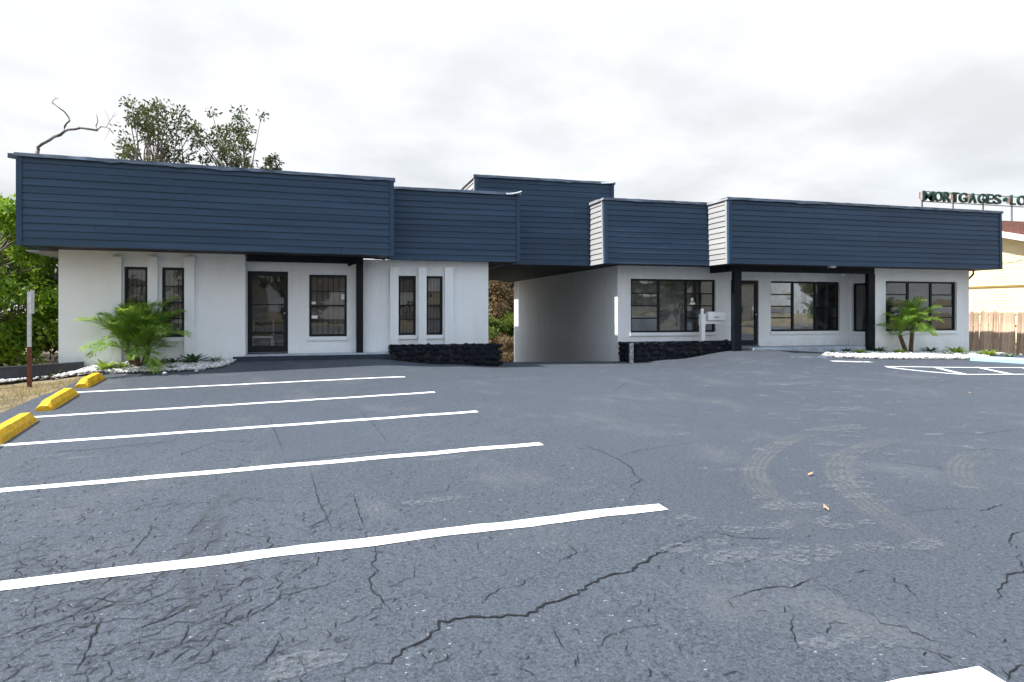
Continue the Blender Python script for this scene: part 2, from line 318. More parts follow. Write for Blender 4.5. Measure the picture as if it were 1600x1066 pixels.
# ------------------------------------------------------------------ mesh helpers
def tag(o, label=None, cat=None, group=None, kind=None):
    for k, v in (('label', label), ('category', cat), ('group', group), ('kind', kind)):
        if v: o[k] = v
    return o
def empty(name, loc, label, cat, group=None):
    o = bpy.data.objects.new(name, None); COL.objects.link(o); o.location = loc; o.empty_display_size = .2
    return tag(o, label, cat, group)
def mkobj(name, me, mat, parent=None):
    o = bpy.data.objects.new(name, me); COL.objects.link(o)
    if mat is not None and not me.materials: me.materials.append(mat)
    if parent is not None:
        o.parent = parent
        root = parent
        off = Vector((0, 0, 0))
        while root is not None: off += root.location; root = root.parent
        o.location = -off if not o.get('local') else (0, 0, 0)
    return o
class MB:
    def __init__(s): s.v = []; s.f = []; s.uv = None
    def add(s, vs_, fs_):
        n = len(s.v); s.v += [tuple(v) for v in vs_]; s.f += [tuple(i + n for i in f) for f in fs_]; return s
    def hexa(s, p): # 8 points: bottom 4 ccw, top 4 ccw
        return s.add(p, [(3, 2, 1, 0), (4, 5, 6, 7), (0, 1, 5, 4), (1, 2, 6, 5), (2, 3, 7, 6), (3, 0, 4, 7)])
    def box(s, fr, s0, s1, d0, d1, z0, z1):
        if s0 > s1: s0, s1 = s1, s0
        q = [(s0, d0), (s1, d0), (s1, d1), (s0, d1)]
        return s.hexa([fr.pt(a, d, z0) for a, d in q] + [fr.pt(a, d, z1) for a, d in q])
    def prof(s, fr, s0, s1, pts): # extrude a (d,z) outline along s
        n = len(pts); a = [fr.pt(s0, d, z) for d, z in pts] + [fr.pt(s1, d, z) for d, z in pts]
        return s.add(a, [tuple(range(n)), tuple(range(2 * n - 1, n - 1, -1))] + [(i, i + n, (i + 1) % n + n, (i + 1) % n) for i in range(n)])
    def tube(s, pts, rad, k=6, cap=True):
        pts = [Vector(p) for p in pts]; n = len(pts)
        if isinstance(rad, (int, float)): rad = [rad] * n
        base = len(s.v)
        for i, p in enumerate(pts):
            t = (pts[min(i + 1, n - 1)] - pts[max(i - 1, 0)]).normalized()
            u = t.cross(Vector((0, 0, 1)));
            if u.length < .05: u = t.cross(Vector((0, 1, 0)))
            u.normalize(); w = t.cross(u)
            for j in range(k):
                a = 2 * math.pi * j / k; s.v.append(tuple(p + (u * math.cos(a) + w * math.sin(a)) * rad[i]))
        for i in range(n - 1):
            for j in range(k):
                a, b = base + i * k + j, base + i * k + (j + 1) % k; s.f.append((a, b, b + k, a + k))
        if cap: s.f.append(tuple(base + j for j in range(k))); s.f.append(tuple(base + (n - 1) * k + j for j in range(k - 1, -1, -1)))
        return s
    def build(s, name, mat, parent=None, smooth=False, fix=True):
        me = bpy.data.meshes.new(name); me.from_pydata(s.v, [], s.f)
        if fix:
            bm = bmesh.new(); bm.from_mesh(me); bmesh.ops.recalc_face_normals(bm, faces=bm.faces); bm.to_mesh(me); bm.free()
        if s.uv:
            ul = me.uv_layers.new(name='UVMap')
            for lp in me.loops: ul.data[lp.index].uv = s.uv[lp.vertex_index]
        if smooth: me.polygons.foreach_set('use_smooth', [True] * len(me.polygons))
        me.update(); return mkobj(name, me, mat, parent)
def fast_mesh(name, V, nper, mat, parent=None, kind=None):
    """V: (n*nper,3) array of separate n-gons"""
    me = bpy.data.meshes.new(name); nv = len(V); nf = nv // nper
    me.vertices.add(nv); me.vertices.foreach_set('co', np.ascontiguousarray(V, dtype=np.float32).ravel())
    me.loops.add(nv); me.loops.foreach_set('vertex_index', np.arange(nv, dtype=np.int32))
    me.polygons.add(nf); me.polygons.foreach_set('loop_start', np.arange(0, nv, nper, dtype=np.int32))
    me.update(calc_edges=True); o = mkobj(name, me, mat, parent)
    if kind: o['kind'] = kind
    return o
def wall(name, fr, s0, s1, z0, z1, th, holes, parent, mat=None, d0=0.0):
    xs = sorted({s0, s1} | {v for h in holes for v in (h[0], h[1])}); zs = sorted({z0, z1} | {v for h in holes for v in (h[2], h[3])})
    nx, nz = len(xs) - 1, len(zs) - 1
    solid = lambda i, j: 0 <= i < nx and 0 <= j < nz and not any(h[0] <= (xs[i] + xs[i + 1]) / 2 <= h[1] and h[2] <= (zs[j] + zs[j + 1]) / 2 <= h[3] for h in holes)
    idx = {}; m = MB()
    def V(i, j, k):
        if (i, j, k) not in idx: idx[i, j, k] = len(m.v); m.v.append(fr.pt(xs[i], d0 + th * k, zs[j]))
        return idx[i, j, k]
    for i in range(nx):
        for j in range(nz):
            if not solid(i, j): continue
            m.f.append((V(i, j, 0), V(i + 1, j, 0), V(i + 1, j + 1, 0), V(i, j + 1, 0)))
            m.f.append((V(i, j, 1), V(i, j + 1, 1), V(i + 1, j + 1, 1), V(i + 1, j, 1)))
            for (di, dj, a, b) in ((-1, 0, (i, j), (i, j + 1)), (1, 0, (i + 1, j + 1), (i + 1, j)), (0, -1, (i + 1, j), (i, j)), (0, 1, (i, j + 1), (i + 1, j + 1))):
                if not solid(i + di, j + dj): m.f.append((V(*a, 0), V(*b, 0), V(*b, 1), V(*a, 1)))
    return m.build(name, mat or MAT['stucco'], parent)

# ================================================================== THE GROUND
def axis(lo, hi, step, far):
    a = list(np.arange(lo, hi + .001, step)); s, p = step, a[-1]
    while p < far: s *= 1.5; p += s; a.append(p)
    s, p = step, a[0]
    while p > -far: s *= 1.5; p -= s; a.insert(0, p)
    return a
def sheet(name, xs, ys, dz, mat):
    nx, ny = len(xs), len(ys)
    v = [(x, y, hgt(x, y) + dz) for y in ys for x in xs]
    f = [(j * nx + i, j * nx + i + 1, (j + 1) * nx + i + 1, (j + 1) * nx + i) for j in range(ny - 1) for i in range(nx - 1)]
    m = MB(); m.v = v; m.f = f
    return tag(m.build(name, mat, None, True, False), kind='structure')
ground = sheet('ground', axis(-16, 34, .5, 700), axis(-4, 44, .5, 700), -.035, MAT['soil'])
lot = sheet('parking_lot', list(np.arange(-5.15, 25.61, .25)), list(np.arange(-7, 31.1, .25)), 0, MAT['asphalt'])
GZ = lambda x, y, up=.004: (x, y, hgt(x, y) + up)
street = MB(); street.hexa([(-300, -22, -.02), (300, -22, -.02), (300, -11, -.02), (-300, -11, -.02), (-300, -22, .02), (300, -22, .02), (300, -11, .02), (-300, -11, .02)])
tag(street.build('street', MAT['road']), kind='structure')

def ribbon(name, pts, width, mat, up, parent=lot, jitter=0.0, sub=.12, taper=False, rag=.0):
    P = [Vector((p[0], p[1])) for p in pts]; Q = []
    for a, b in zip(P, P[1:]):
        n = max(1, int((b - a).length / sub))
        for k in range(n): Q.append(a.lerp(b, k / n))
    Q.append(P[-1]); n = len(Q); m = MB(); m.uv = []
    L = 0; tot = sum((b - a).length for a, b in zip(Q, Q[1:]))
    for i, p in enumerate(Q):
        t = (Q[min(i + 1, n - 1)] - Q[max(i - 1, 0)]).normalized(); nn = Vector((-t.y, t.x))
        if i: L += (Q[i] - Q[i - 1]).length
        c = p + nn * random.uniform(-jitter, jitter)
        w = width / 2 * (random.uniform(.45, 1.3) if jitter else 1)
        if taper: w *= max(.12, min(1, 4 * min(L, tot - L) / tot))
        for k, sgn in ((0, -1), (1, 1)):
            q = c + nn * sgn * (w + (random.uniform(-rag, rag) if rag else 0)); m.v.append(GZ(q.x, q.y, up)); m.uv.append((L / tot, k))
    m.f = [(2 * i, 2 * i + 2, 2 * i + 3, 2 * i + 1) for i in range(n - 1)]
    return m.build(name, mat, parent, True, False)

# stall lines (parallel to the facade) with their right-hand ends as photographed
for y0, xr, xl in ((1.985, 2.53, -4.6), (4.36, 2.36, -4.6), (6.79, 2.20, -4.7), (9.22, 2.02, -4.75), (11.65, 1.77, -4.72), (14.08, 1.50, -4.70)):
    n = 60; pts = [(xl + (xr - xl) * i / n, y0 + .012 * math.sin(i * .7 + y0 * 3) * (i / n)) for i in range(n + 1)]
    ribbon('stall_line', pts, .155, MAT['line'], .005, sub=.1, rag=.006)
for a, b, w in (((1383, 573.3), (1660, 575), .12), ((1386, 574.2), (1503, 585.6), .12), ((1503, 585.8), (1660, 585.2), .12), ((1461, 574.3), (1506, 585), .13), ((1527, 574.3), (1578, 585), .13), ((1596, 574.6), (1650, 585), .13)):
    ribbon('accessible_bay_marking', [gpx(*a), gpx(*b)], w, MAT['line'], .006 + .004 * random.random(), rag=.006)
ribbon('worn_arrow_marking', [gpx(1298, 564.5), gpx(1330, 565.5), gpx(1362, 566)], .26, MAT['lineworn'], .006)
ribbon('worn_blue_marking', [gpx(1236, 558), gpx(1270, 558.6), gpx(1308, 558.2)], .14, MAT['blueline'], .006)

# smoother patches of newer asphalt
def patch(px):
    m = MB(); P = [gpx(*p) for p in px]
    n = 10
    for j in range(n + 1):
        for i in range(n + 1):
            a, b = i / n, j / n
            x = (1 - b) * ((1 - a) * P[0][0] + a * P[1][0]) + b * ((1 - a) * P[3][0] + a * P[2][0]); y = (1 - b) * ((1 - a) * P[0][1] + a * P[1][1]) + b * ((1 - a) * P[3][1] + a * P[2][1])
            if i in (0, n) or j in (0, n): x += random.uniform(-.03, .03); y += random.uniform(-.03, .03)
            m.v.append(GZ(x, y, .0025))
    m.f = [(j * (n + 1) + i, j * (n + 1) + i + 1, (j + 1) * (n + 1) + i + 1, (j + 1) * (n + 1) + i) for j in range(n) for i in range(n)]
    return m.build('asphalt_patch', MAT['patch'], lot, True, False)
patch([(86, 707), (268, 690), (322, 612), (205, 618)])
patch([(442, 722), (622, 702), (560, 640), (418, 648)])

# cracks traced from the surface, then the fine network of short ones
CR = [([(500, 1064), (548, 1048), (608, 1036), (640, 1012), (672, 996), (688, 972), (735, 966), (762, 965), (822, 962), (860, 942), (902, 928), (930, 908), (985, 892), (1020, 870), (1060, 853), (1114, 830)], .028),
      ([(1114, 830), (1150, 841), (1190, 842), (1222, 840)], .014), ([(985, 790), (984, 777), (996, 768), (984, 760), (1003, 751), (990, 740), (985, 730), (962, 716), (930, 702), (900, 690)], .014),
      ([(584, 848), (588, 872), (580, 882), (592, 892), (577, 903), (581, 922), (595, 935), (610, 955), (630, 962)], .014), ([(962, 716), (1000, 704), (1050, 696), (1100, 690)], .010),
      ([(1134, 940), (1170, 925), (1215, 916), (1235, 920), (1260, 908), (1290, 899)], .013), ([(1135, 938), (1150, 952)], .01), ([(1332, 897), (1350, 892), (1366, 893)], .01),
      ([(1600, 830), (1582, 834), (1577, 848), (1579, 856)], .016), ([(1600, 865), (1590, 872), (1598, 882), (1602, 893), (1575, 899), (1570, 910), (1558, 922), (1566, 932), (1550, 940)], .018), ([(1600, 1040), (1580, 1052), (1578, 1066)], .018),
      ([(1530, 800), (1550, 794), (1568, 788)], .016), ([(1470, 680), (1490, 676), (1530, 679), (1600, 670)], .012), ([(1498, 705), (1540, 702), (1600, 705)], .011), ([(1405, 803), (1460, 797), (1520, 795)], .008),
      ([(0, 1002), (40, 985), (80, 975), (130, 956), (172, 928), (200, 914)], .014), ([(115, 1058), (128, 1030), (137, 1015), (150, 985), (172, 955)], .015), ([(205, 987), (240, 975), (275, 960), (300, 945)], .014),
      ([(200, 875), (212, 855), (230, 838), (240, 818)], .011), ([(288, 842), (305, 822), (325, 805)], .011), ([(320, 862), (325, 850), (350, 838)], .011), ([(190, 1010), (220, 996)], .010), ([(240, 936), (262, 925), (276, 916)], .012),
      ([(248, 722), (300, 705), (340, 690), (420, 690)], .010), ([(75, 708), (140, 704), (240, 695), (262, 688)], .009), ([(420, 650), (432, 680), (445, 712)], .012), ([(560, 640), (585, 665), (612, 700)], .010),
      ([(486, 735), (492, 765), (500, 790), (512, 812), (520, 835)], .011), ([(552, 770), (560, 800), (570, 828)], .011), ([(320, 960), (345, 950), (370, 942)], .010), ([(395, 1048), (410, 1035), (435, 1020), (460, 1012)], .010),
      ([(282, 1010), (292, 990), (295, 975)], .010), ([(10, 745), (45, 735), (78, 722)], .011), ([(190, 800), (260, 790), (295, 778)], .011), ([(1375, 720), (1440, 728), (1490, 740)], .006), ([(745, 860), (746, 848)], .008), ([(692, 942), (688, 932)], .009),
      ([(864, 980), (872, 1000), (885, 1018)], .008), ([(925, 615), (960, 612), (978, 598), (1010, 588)], .010), ([(1240, 960), (1236, 985), (1248, 1012), (1235, 1020)], .009), ([(265, 1040), (275, 1030), (300, 1010)], .01)]
for pts, w in CR:
    w *= .58; ribbon('crack', [gpx(*p) for p in pts], w, MAT['crack'], .0045, jitter=w * 1.1, sub=.03, taper=True)
fc = MB()
def small_crack(x, y, ang, length, w):
    st = .022; n = max(4, int(length / st)); p = Vector((x, y)); L = []; h = 0; run = 0
    for i in range(n):
        if run <= 0: h = random.choice((-.85, -.4, .1, .5, .95)); run = random.randint(1, 3)
        run -= 1; ang += random.gauss(0, .04); p = p + Vector((math.cos(ang + h), math.sin(ang + h))) * st; L.append(p.copy())
    base = len(fc.v); wj = w
    for i, q in enumerate(L):
        wj = .6 * wj + .4 * w * random.uniform(.15, 1.5); ww = wj * min(1, .1 + 4 * min(i, n - 1 - i) / n); nn = Vector((-math.sin(ang), math.cos(ang)))
        for sgn in (-.5, .5):
            r = q + nn * ww * sgn; fc.v.append(GZ(r.x, r.y, .0045))
    fc.f.extend((base + 2 * i, base + 2 * i + 2, base + 2 * i + 3, base + 2 * i + 1) for i in range(n - 1))
for _ in range(1700):
    left = random.random() < .82
    x, y = (random.triangular(-450, 720, 100), random.triangular(640, 1150, 860)) if left else (random.uniform(520, 1600), random.uniform(660, 1066))
    X, Y = gpx(x, y)
    if X < -5 or (not left and random.random() < .5): continue
    small_crack(X, Y, random.choice((.7, .7, .62, .8, .3, 1.75, 1.9)) + random.gauss(0, .12), random.uniform(.04, .16) + (.45 if random.random() < .10 else 0), random.uniform(.0025, .0075))
tag(fc.build('fine_cracks', MAT['crack'], lot, False, False), kind='stuff')

# tyre tracks and scrapes
def smooth_path(px, n=8):
    P = [Vector(gpx(*p)) for p in px]; out = []
    for i in range(len(P) - 1):
        p0, p1, p2, p3 = P[max(i - 1, 0)], P[i], P[i + 1], P[min(i + 2, len(P) - 1)]
        for k in range(n):
            t = k / n; out.append(.5 * ((2 * p1) + (p2 - p0) * t + (2 * p0 - 5 * p1 + 4 * p2 - p3) * t * t + (3 * p1 - p0 - 3 * p2 + p3) * t ** 3))
    return [(*p,) for p in out] + [(*P[-1],)]
for px_, w, mt in (([(1300, 668), (1255, 682), (1215, 697), (1186, 722), (1180, 748), (1200, 776), (1235, 806), (1300, 850), (1380, 900)], .26, 'dust'), ([(1440, 680), (1385, 690), (1335, 706), (1310, 728), (1315, 752), (1350, 786), (1410, 825), (1470, 858), (1540, 890), (1640, 925)], .27, 'dust'), ([(1552, 703), (1520, 712), (1500, 729), (1502, 748), (1525, 768), (1566, 789)], .27, 'dust'),
                   ([(400, 742), (352, 785), (322, 830), (312, 880), (320, 925), (348, 968), (390, 1010), (440, 1066)], .24, 'rubber')):
    ribbon('tyre_track', smooth_path(px_), w, MAT[mt], .006, sub=.1)
sm_ = MB()
def smudge(X, Y, l, w, a):
    b = len(sm_.v); n = 12; c, d = math.cos(a), math.sin(a)
    for k in range(n):
        t = 2 * math.pi * k / n; q = random.uniform(.6, 1.15); u, v = l * math.cos(t) * q, w * math.sin(t) * q; sm_.v.append(GZ(X + u * c - v * d, Y + u * d + v * c, .0075))
    sm_.f.append(tuple(range(b, b + n)))
for c, w, l in (((680, 783), .1, .3), ((125, 716), .07, .2), ((88, 712), .06, .2), ((470, 1040), .1, .2), ((700, 716), .1, .3), ((1235, 600), .3, .9), ((1310, 640), .2, .5), ((1310, 670), .2, .5), ((1145, 870), .1, .22), ((1262, 792), .08, .16), ((1290, 1008), .06, .25), ((1380, 1012), .03, .08)): smudge(*gpx(*c), l, w, .1)
for _ in range(110):
    x = random.triangular(1020, 1500, 1220); y = 560 + 330 * random.random() ** 1.6; k = random.uniform(.04, .11)
    X, Y = gpx(x, y); smudge(X, Y, k * random.uniform(1, 2.2), k, random.uniform(-.6, .6))
tag(sm_.build('dust_smudges', MAT['scrape'], lot, False, False), kind='stuff')

# ================================================================== THE OFFICE BUILDING
bld = empty('office_building', (0, 18, 0), 'low white stucco office building with navy lap siding fascia and drive-through', 'building')
SOFF = math.atan2(.6, 7.94)
FA = Fr(-6.46, 16.15, SOFF)              # left wing fascia
WA = Fr(-6.10, 17.28, SOFF)              # left wing front wall
WB = Fr(0, 18.0); FB = Fr(0, 17.70)      # recessed wall and fascia beside the drive
FC = Fr(0, 19.02)                        # tall block over the drive
FD = Fr(0, 17.85); WD = Fr(0, 18.70)
FE = Fr(0, 16.80); WE = Fr(0, 17.60)
FLL, FLR = .335, .27                     # floor levels of the two wings
def zavg(fr, pts): return sum(fr.px(*p)[1] for p in pts) / len(pts)

def fascia(fr, s0, s1, z0, z1, n, lret, rret, ledge='navy', lean=0.0, cap=True, zlo_left=None):
    """lap siding: boards on the front and both returns, corner trims, cap flashing"""
    H = z1 - z0; le = lambda z: lean * (z - z0) / H
    core = MB(); core.prof(fr, s0 + .03, s1 - .03, [(.03, z0 + .012), (.03 + lean, z1 - .02), (.30 + lean, z1 - .02), (.30, z0 + .012)])
    if lret > .35: core.box(fr, s0 + .03, s0 + .25, .30 + max(lean, 0), lret, z0 + .012, z1 - .02)
    if rret > .35: core.box(fr, s1 - .25, s1 - .03, .30 + max(lean, 0), rret, z0 + .012, z1 - .02)
    f = core.build('fascia', MAT['trimnavy'], bld)
    p = H / n
    for i in range(n):
        a, b = z0 + i * p, z0 + (i + 1) * p
        cuts = [s0 + .085]; c_ = s0 + .085 + random.uniform(1.2, 3.66)
        while c_ < s1 - 1.0: cuts.append(c_); c_ += 3.66
        cuts.append(s1 - .085)
        for u0, u1 in zip(cuts, cuts[1:]):
            o_ = random.gauss(0, .0012)
            m = MB(); m.prof(fr, u0 + .0015, u1 - .0015, [(-.020 + o_ + le(a), a), (.028 + le(a), a), (.028 + le(b), b - .004), (-.002 + o_ + le(b), b - .004)])
            m.build('siding_board', MAT['navy'], f)
        for side, ret in ((0, lret), (1, rret)):
            if ret < .2: continue
            m = MB(); sg = -1 if side == 0 else 1; e = s0 if side == 0 else s1
            prof = [(e + sg * .024, a), (e - sg * .03, a), (e - sg * .03, b - .004), (e, b - .004)]
            pts = [fr.pt(x, .06 + le(a), z) for x, z in prof] + [fr.pt(x, ret, z) for x, z in prof]
            m.add(pts, [(0, 1, 2, 3), (7, 6, 5, 4), (0, 4, 5, 1), (1, 5, 6, 2), (2, 6, 7, 3), (3, 7, 4, 0)])
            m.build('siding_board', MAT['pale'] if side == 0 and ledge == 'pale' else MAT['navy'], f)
    for e, sg, side, ret in ((s0, 1, 0, lret), (s1, -1, 1, rret)):
        m = MB(); m.prof(fr, min(e - sg * .02, e + sg * .085), max(e - sg * .02, e + sg * .085), [(-.034, z0 - .004), (.06, z0 - .004), (.06 + lean, z1), (-.034 + lean, z1)])
        m.build('corner_trim', MAT['trimnavy'], f)
        if ret > .2:
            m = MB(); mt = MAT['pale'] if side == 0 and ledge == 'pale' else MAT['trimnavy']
            a, b = sorted((e - sg * .032, e + sg * .02))
            m.prof(fr, a, b, [(.0605, z0 - .003), (.145, z0 - .003), (.145 + lean, z1 - .001), (.0605 + lean, z1 - .001)])
            m.build('corner_trim', mt, f)
    if cap:
        n = max(4, int((s1 - s0) / .22)); m = MB(); prev = None
        for i in range(n + 1):
            s_ = s0 - .05 + (s1 - s0 + .10) * i / n
            w = random.gauss(0, .003); lip = .075 + random.gauss(0, .004) + (.02 if random.random() < .12 else 0); o = -.052 + w + lean
            ring = [fr.pt(s_, .34 + lean, z1 + .028), fr.pt(s_, o, z1 + .030 + random.gauss(0, .003)), fr.pt(s_, o - .014 + random.gauss(0, .006), z1 + .030 - lip), fr.pt(s_, o + .006, z1 + .030 - lip), fr.pt(s_, o + .012, z1 + .016), fr.pt(s_, .34 + lean, z1 + .012)]
            b = len(m.v); m.v += ring
            if prev is not None: m.f += [(prev + k, b + k, b + (k + 1) % 6, prev + (k + 1) % 6) for k in range(6)]
            prev = b
        m.f += [tuple(range(6)), tuple(prev + k for k in range(5, -1, -1))]
        m.build('cap_flashing', MAT['flash'], f)
        for side, ret, e, sg in ((0, lret, s0, -1), (1, rret, s1, 1)):
            if ret < .5: continue
            m = MB(); a, b = sorted((e - sg * .30, e + sg * .055))
            m.box(fr, a, b, .345 + lean, ret, z1 + .01, z1 + .032)
            a, b = sorted((e + sg * .045, e + sg * .060)); m.box(fr, a, b, .0, ret, z1 - .05, z1 + .0095)
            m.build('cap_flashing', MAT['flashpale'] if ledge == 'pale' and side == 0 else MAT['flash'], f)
    return f
ZB = 2.845
zA0 = zavg(FA, [(30, 382.3), (300, 391), (612, 399)]); zA1 = zavg(FA, [(27, 240.5), (320, 261), (613, 281)])
sA1 = FA.px(614)[0]
fasA = fascia(FA, 0, sA1, zA0, zA1, 12, 10.5, 1.6)
sB0, sB1 = FA.pt(sA1, 0, 0)[0] - .06, FB.px(811)[0]
zB0 = zavg(FB, [(620, 405.7), (811, 409.6)]); zB1 = zavg(FB, [(620, 294), (811, 303)])
fasB = fascia(FB, sB0, sB1, zB0, zB1, 12, .1, 13.0)
sC0, sC1 = FC.px(743)[0], FC.px(958)[0]
zC0 = zavg(FC, [(815, 413.6), (925, 415.3)]); zC1 = zavg(FC, [(743, 276), (958, 285.5)])
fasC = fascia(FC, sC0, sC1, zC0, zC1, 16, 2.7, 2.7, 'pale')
sD0, sE0 = FD.px(945.5)[0], FE.px(1139.5)[0]
zD0 = zavg(FD, [(947, 411.2), (1108, 415)]); zD1 = zavg(FD, [(946, 309.5), (1104, 317.5)])
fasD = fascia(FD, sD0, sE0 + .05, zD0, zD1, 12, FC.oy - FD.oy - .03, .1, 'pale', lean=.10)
sE1 = FE.px(1564.5)[0]
zE0 = zavg(FE, [(1141, 411.8), (1480, 418.9), (1560, 421)]); zE1 = zavg(FE, [(1139, 310), (1564, 331)])
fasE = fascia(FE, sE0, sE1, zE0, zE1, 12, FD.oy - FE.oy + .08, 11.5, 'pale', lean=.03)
# loose bent strips of flashing
def bent(fr, x0, x1, y, parent, curl=.05, drop=.05):
    m = MB(); a, z = fr.px(x0, y); b, _ = fr.px(x1, y); n = 8
    for i in range(n + 1):
        t = i / n; s_ = a + (b - a) * t; k = curl * t * t
        for (d, zz) in ((-.06 - k * .6, z + k), (-.085 - k, z - drop + k * 1.3), (-.080 - k, z - drop + k * 1.3), (-.054 - k * .6, z + k)): m.v.append(fr.pt(s_, d, zz))
    m.f = [(4 * i + k, 4 * i + 4 + k, 4 * i + 4 + (k + 1) % 4, 4 * i + (k + 1) % 4) for i in range(n) for k in range(4)] + [(0, 1, 2, 3), (4 * n + 3, 4 * n + 2, 4 * n + 1, 4 * n)]
    m.build('loose_flashing', MAT['flashpale'], parent)
bent(FB, 790, 813, 302, fasB, .07); bent(FC, 938, 957, 285, fasC, .03); bent(FD, 1000, 1024, 310.6, fasD, -.01, .02)
m = MB(); m.prof(FA, -.16, .02, [(-.05, zA1 + .005), (.5, zA1 + .005), (.5, zA1 - .02), (-.05, zA1 - .1)]); m.build('flared_flashing', MAT['flash'], fasA)

# soffits, beams, roof slabs
def slab(name, fr, a, b, d0, d1, z0, z1, mat, parent=bld): return MB().box(fr, a, b, d0, d1, z0, z1).build(name, mat, parent)
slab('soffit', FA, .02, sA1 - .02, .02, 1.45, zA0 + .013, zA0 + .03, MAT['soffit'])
slab('eave_soffit', FA, -.30, .36, 1.46, 11.0, zA0 - .02, zA0 + .008, MAT['greysoffit'])
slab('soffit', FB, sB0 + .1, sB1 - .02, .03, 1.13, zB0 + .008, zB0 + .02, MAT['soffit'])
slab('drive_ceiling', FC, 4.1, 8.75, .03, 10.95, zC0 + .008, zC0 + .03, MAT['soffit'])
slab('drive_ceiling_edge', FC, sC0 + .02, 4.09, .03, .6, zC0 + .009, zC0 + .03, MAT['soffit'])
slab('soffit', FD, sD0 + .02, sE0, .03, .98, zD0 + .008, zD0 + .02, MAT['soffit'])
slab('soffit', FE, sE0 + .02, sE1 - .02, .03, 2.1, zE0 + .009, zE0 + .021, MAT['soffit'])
slab('eave_soffit', FE, 21.35, sE1 - .03, 2.11, 11.4, zE0 + .009, zE0 + .02, MAT['soffit'])
slab('eave_soffit', Fr(0, 0), sD0 + .05, 8.75, 29.98, 31.2, zD0 + .008, zD0 + .2, MAT['soffit'])
slab('roof', FA, .3, sA1 - .3, .35, 11.0, zA1 - .35, zA1 - .22, MAT['roof'])
slab('roof', FB, 1.6, 4.3, .4, 12.3, zB1 - .36, zB1 - .24, MAT['roof'])
slab('roof', FC, sC0 + .3, sC1 - .3, .35, 2.6, zC1 - .3, zC1 - .2, MAT['roof'])
slab('roof', FD, 8.5, sE0 + .2, .42, 12.5, zD1 - .36, zD1 - .24, MAT['roof'])
slab('roof', FE, sE0 + .3, sE1 - .3, .4, 13.0, zE1 - .34, zE1 - .22, MAT['roof'])

GLZ = -.3
def hole(fr, x0, y0, x1, y1):
    """opening in the plane fr from its pixel corners"""
    ym = lambda x, a: fr.px(x, a)
    a, zt = fr.px(x0, y0); b, zt2 = fr.px(x1, y0); _, zb = fr.px(x0, y1); _, zb2 = fr.px(x1, y1)
    return (a, b, (zb + zb2) / 2, (zt + zt2) / 2)

def window(fr, h, kind, blind=True):
    a, b, z0, z1 = h; t, dep = .06, .075
    m = MB()
    m.box(fr, a, a + t, dep, dep + .06, z0, z1); m.box(fr, b - t, b, dep, dep + .06, z0, z1)
    m.box(fr, a + t, b - t, dep, dep + .06, z0, z0 + t); m.box(fr, a + t, b - t, dep, dep + .06, z1 - t, z1)
    w = m.build('window', MAT['frame'], bld)
    def pane(s0, s1, c0, c1, mt):
        e = .0005; p = MB(); k = random.uniform(-.004, .004); k2 = random.uniform(-.004, .004)
        q = [(s0, -k), (s1, k)]; P = []
        for z, o in ((c0, -k2), (c1, k2)):
            P += [fr.pt(s0, dep + .028 - k + o, z), fr.pt(s1, dep + .028 + k + o, z), fr.pt(s1, dep + .033 + k + o, z), fr.pt(s0, dep + .033 - k + o, z)]
        p.hexa(P); p.build('pane', mt, w)
    def bar(name, s0, s1, c0, c1, d0=dep - .004, d1=dep + .05): MB().box(fr, s0, s1, d0, d1, c0, c1).build(name, MAT['frame'], w)
    A, B, Z0, Z1 = a + t, b - t, z0 + t, z1 - t
    if kind == 'picture':
        c1 = A + (B - A) * .325; c2 = A + (B - A) * .662; mw = .07
        for c in (c1, c2): bar('mullion', c - mw / 2, c + mw / 2, Z0, Z1)
        pane(c1 + mw / 2, c2 - mw / 2, Z0, Z1, MAT['glass'])
        for (u, v) in ((A, c1 - mw / 2), (c2 + mw / 2, B)):
            for i in range(4):
                q0, q1 = Z0 + (Z1 - Z0) * i / 4, Z0 + (Z1 - Z0) * (i + 1) / 4
                pane(u, v, q0 + (.02 if i else 0), q1 - (.02 if i < 3 else 0), MAT['glass'])
                if i: bar('muntin', u, v, q0 - .02, q0 + .02)
    elif kind == 'plain': pane(A, B, Z0, Z1, MAT['glass'])
    else:
        for i in range(4):
            q0, q1 = Z0 + (Z1 - Z0) * i / 4, Z0 + (Z1 - Z0) * (i + 1) / 4
            pane(A, B, q0 + (.012 if i else 0), q1 - (.012 if i < 3 else 0), MAT['glassdark'])
            if i: bar('muntin', A, B, q0 - .012 - (.01 if i == 2 else 0), q0 + .012 + (.01 if i == 2 else 0))
        for i in range(1, kind):
            c = A + (B - A) * i / kind; bar('security_bar', c - .009, c + .009, Z0, Z1, dep + .052, dep + .07)
    if blind:
        n = max(4, int((B - A) / .09)); m = MB()
        for i in range(n):
            s0, s1 = A + (B - A) * i / n, A + (B - A) * (i + 1) / n; k = .012
            m.add([fr.pt(s0, dep + .13, Z0 - .04), fr.pt(s1 - .004, dep + .13 + k, Z0 - .04), fr.pt(s1 - .004, dep + .135 + k, Z1 + .04), fr.pt(s0, dep + .135, Z1 + .04)], [(0, 1, 2, 3)])
        bo = m.build('blind', MAT['blind'], w, False, False); bo.modifiers.new('t', 'SOLIDIFY').thickness = .003
    m = MB(); m.box(fr, a - .03, b + .03, -.045, .07, z0 - .10, z0 - .004); m.build('sill', MAT['stucco'], w)
    return w

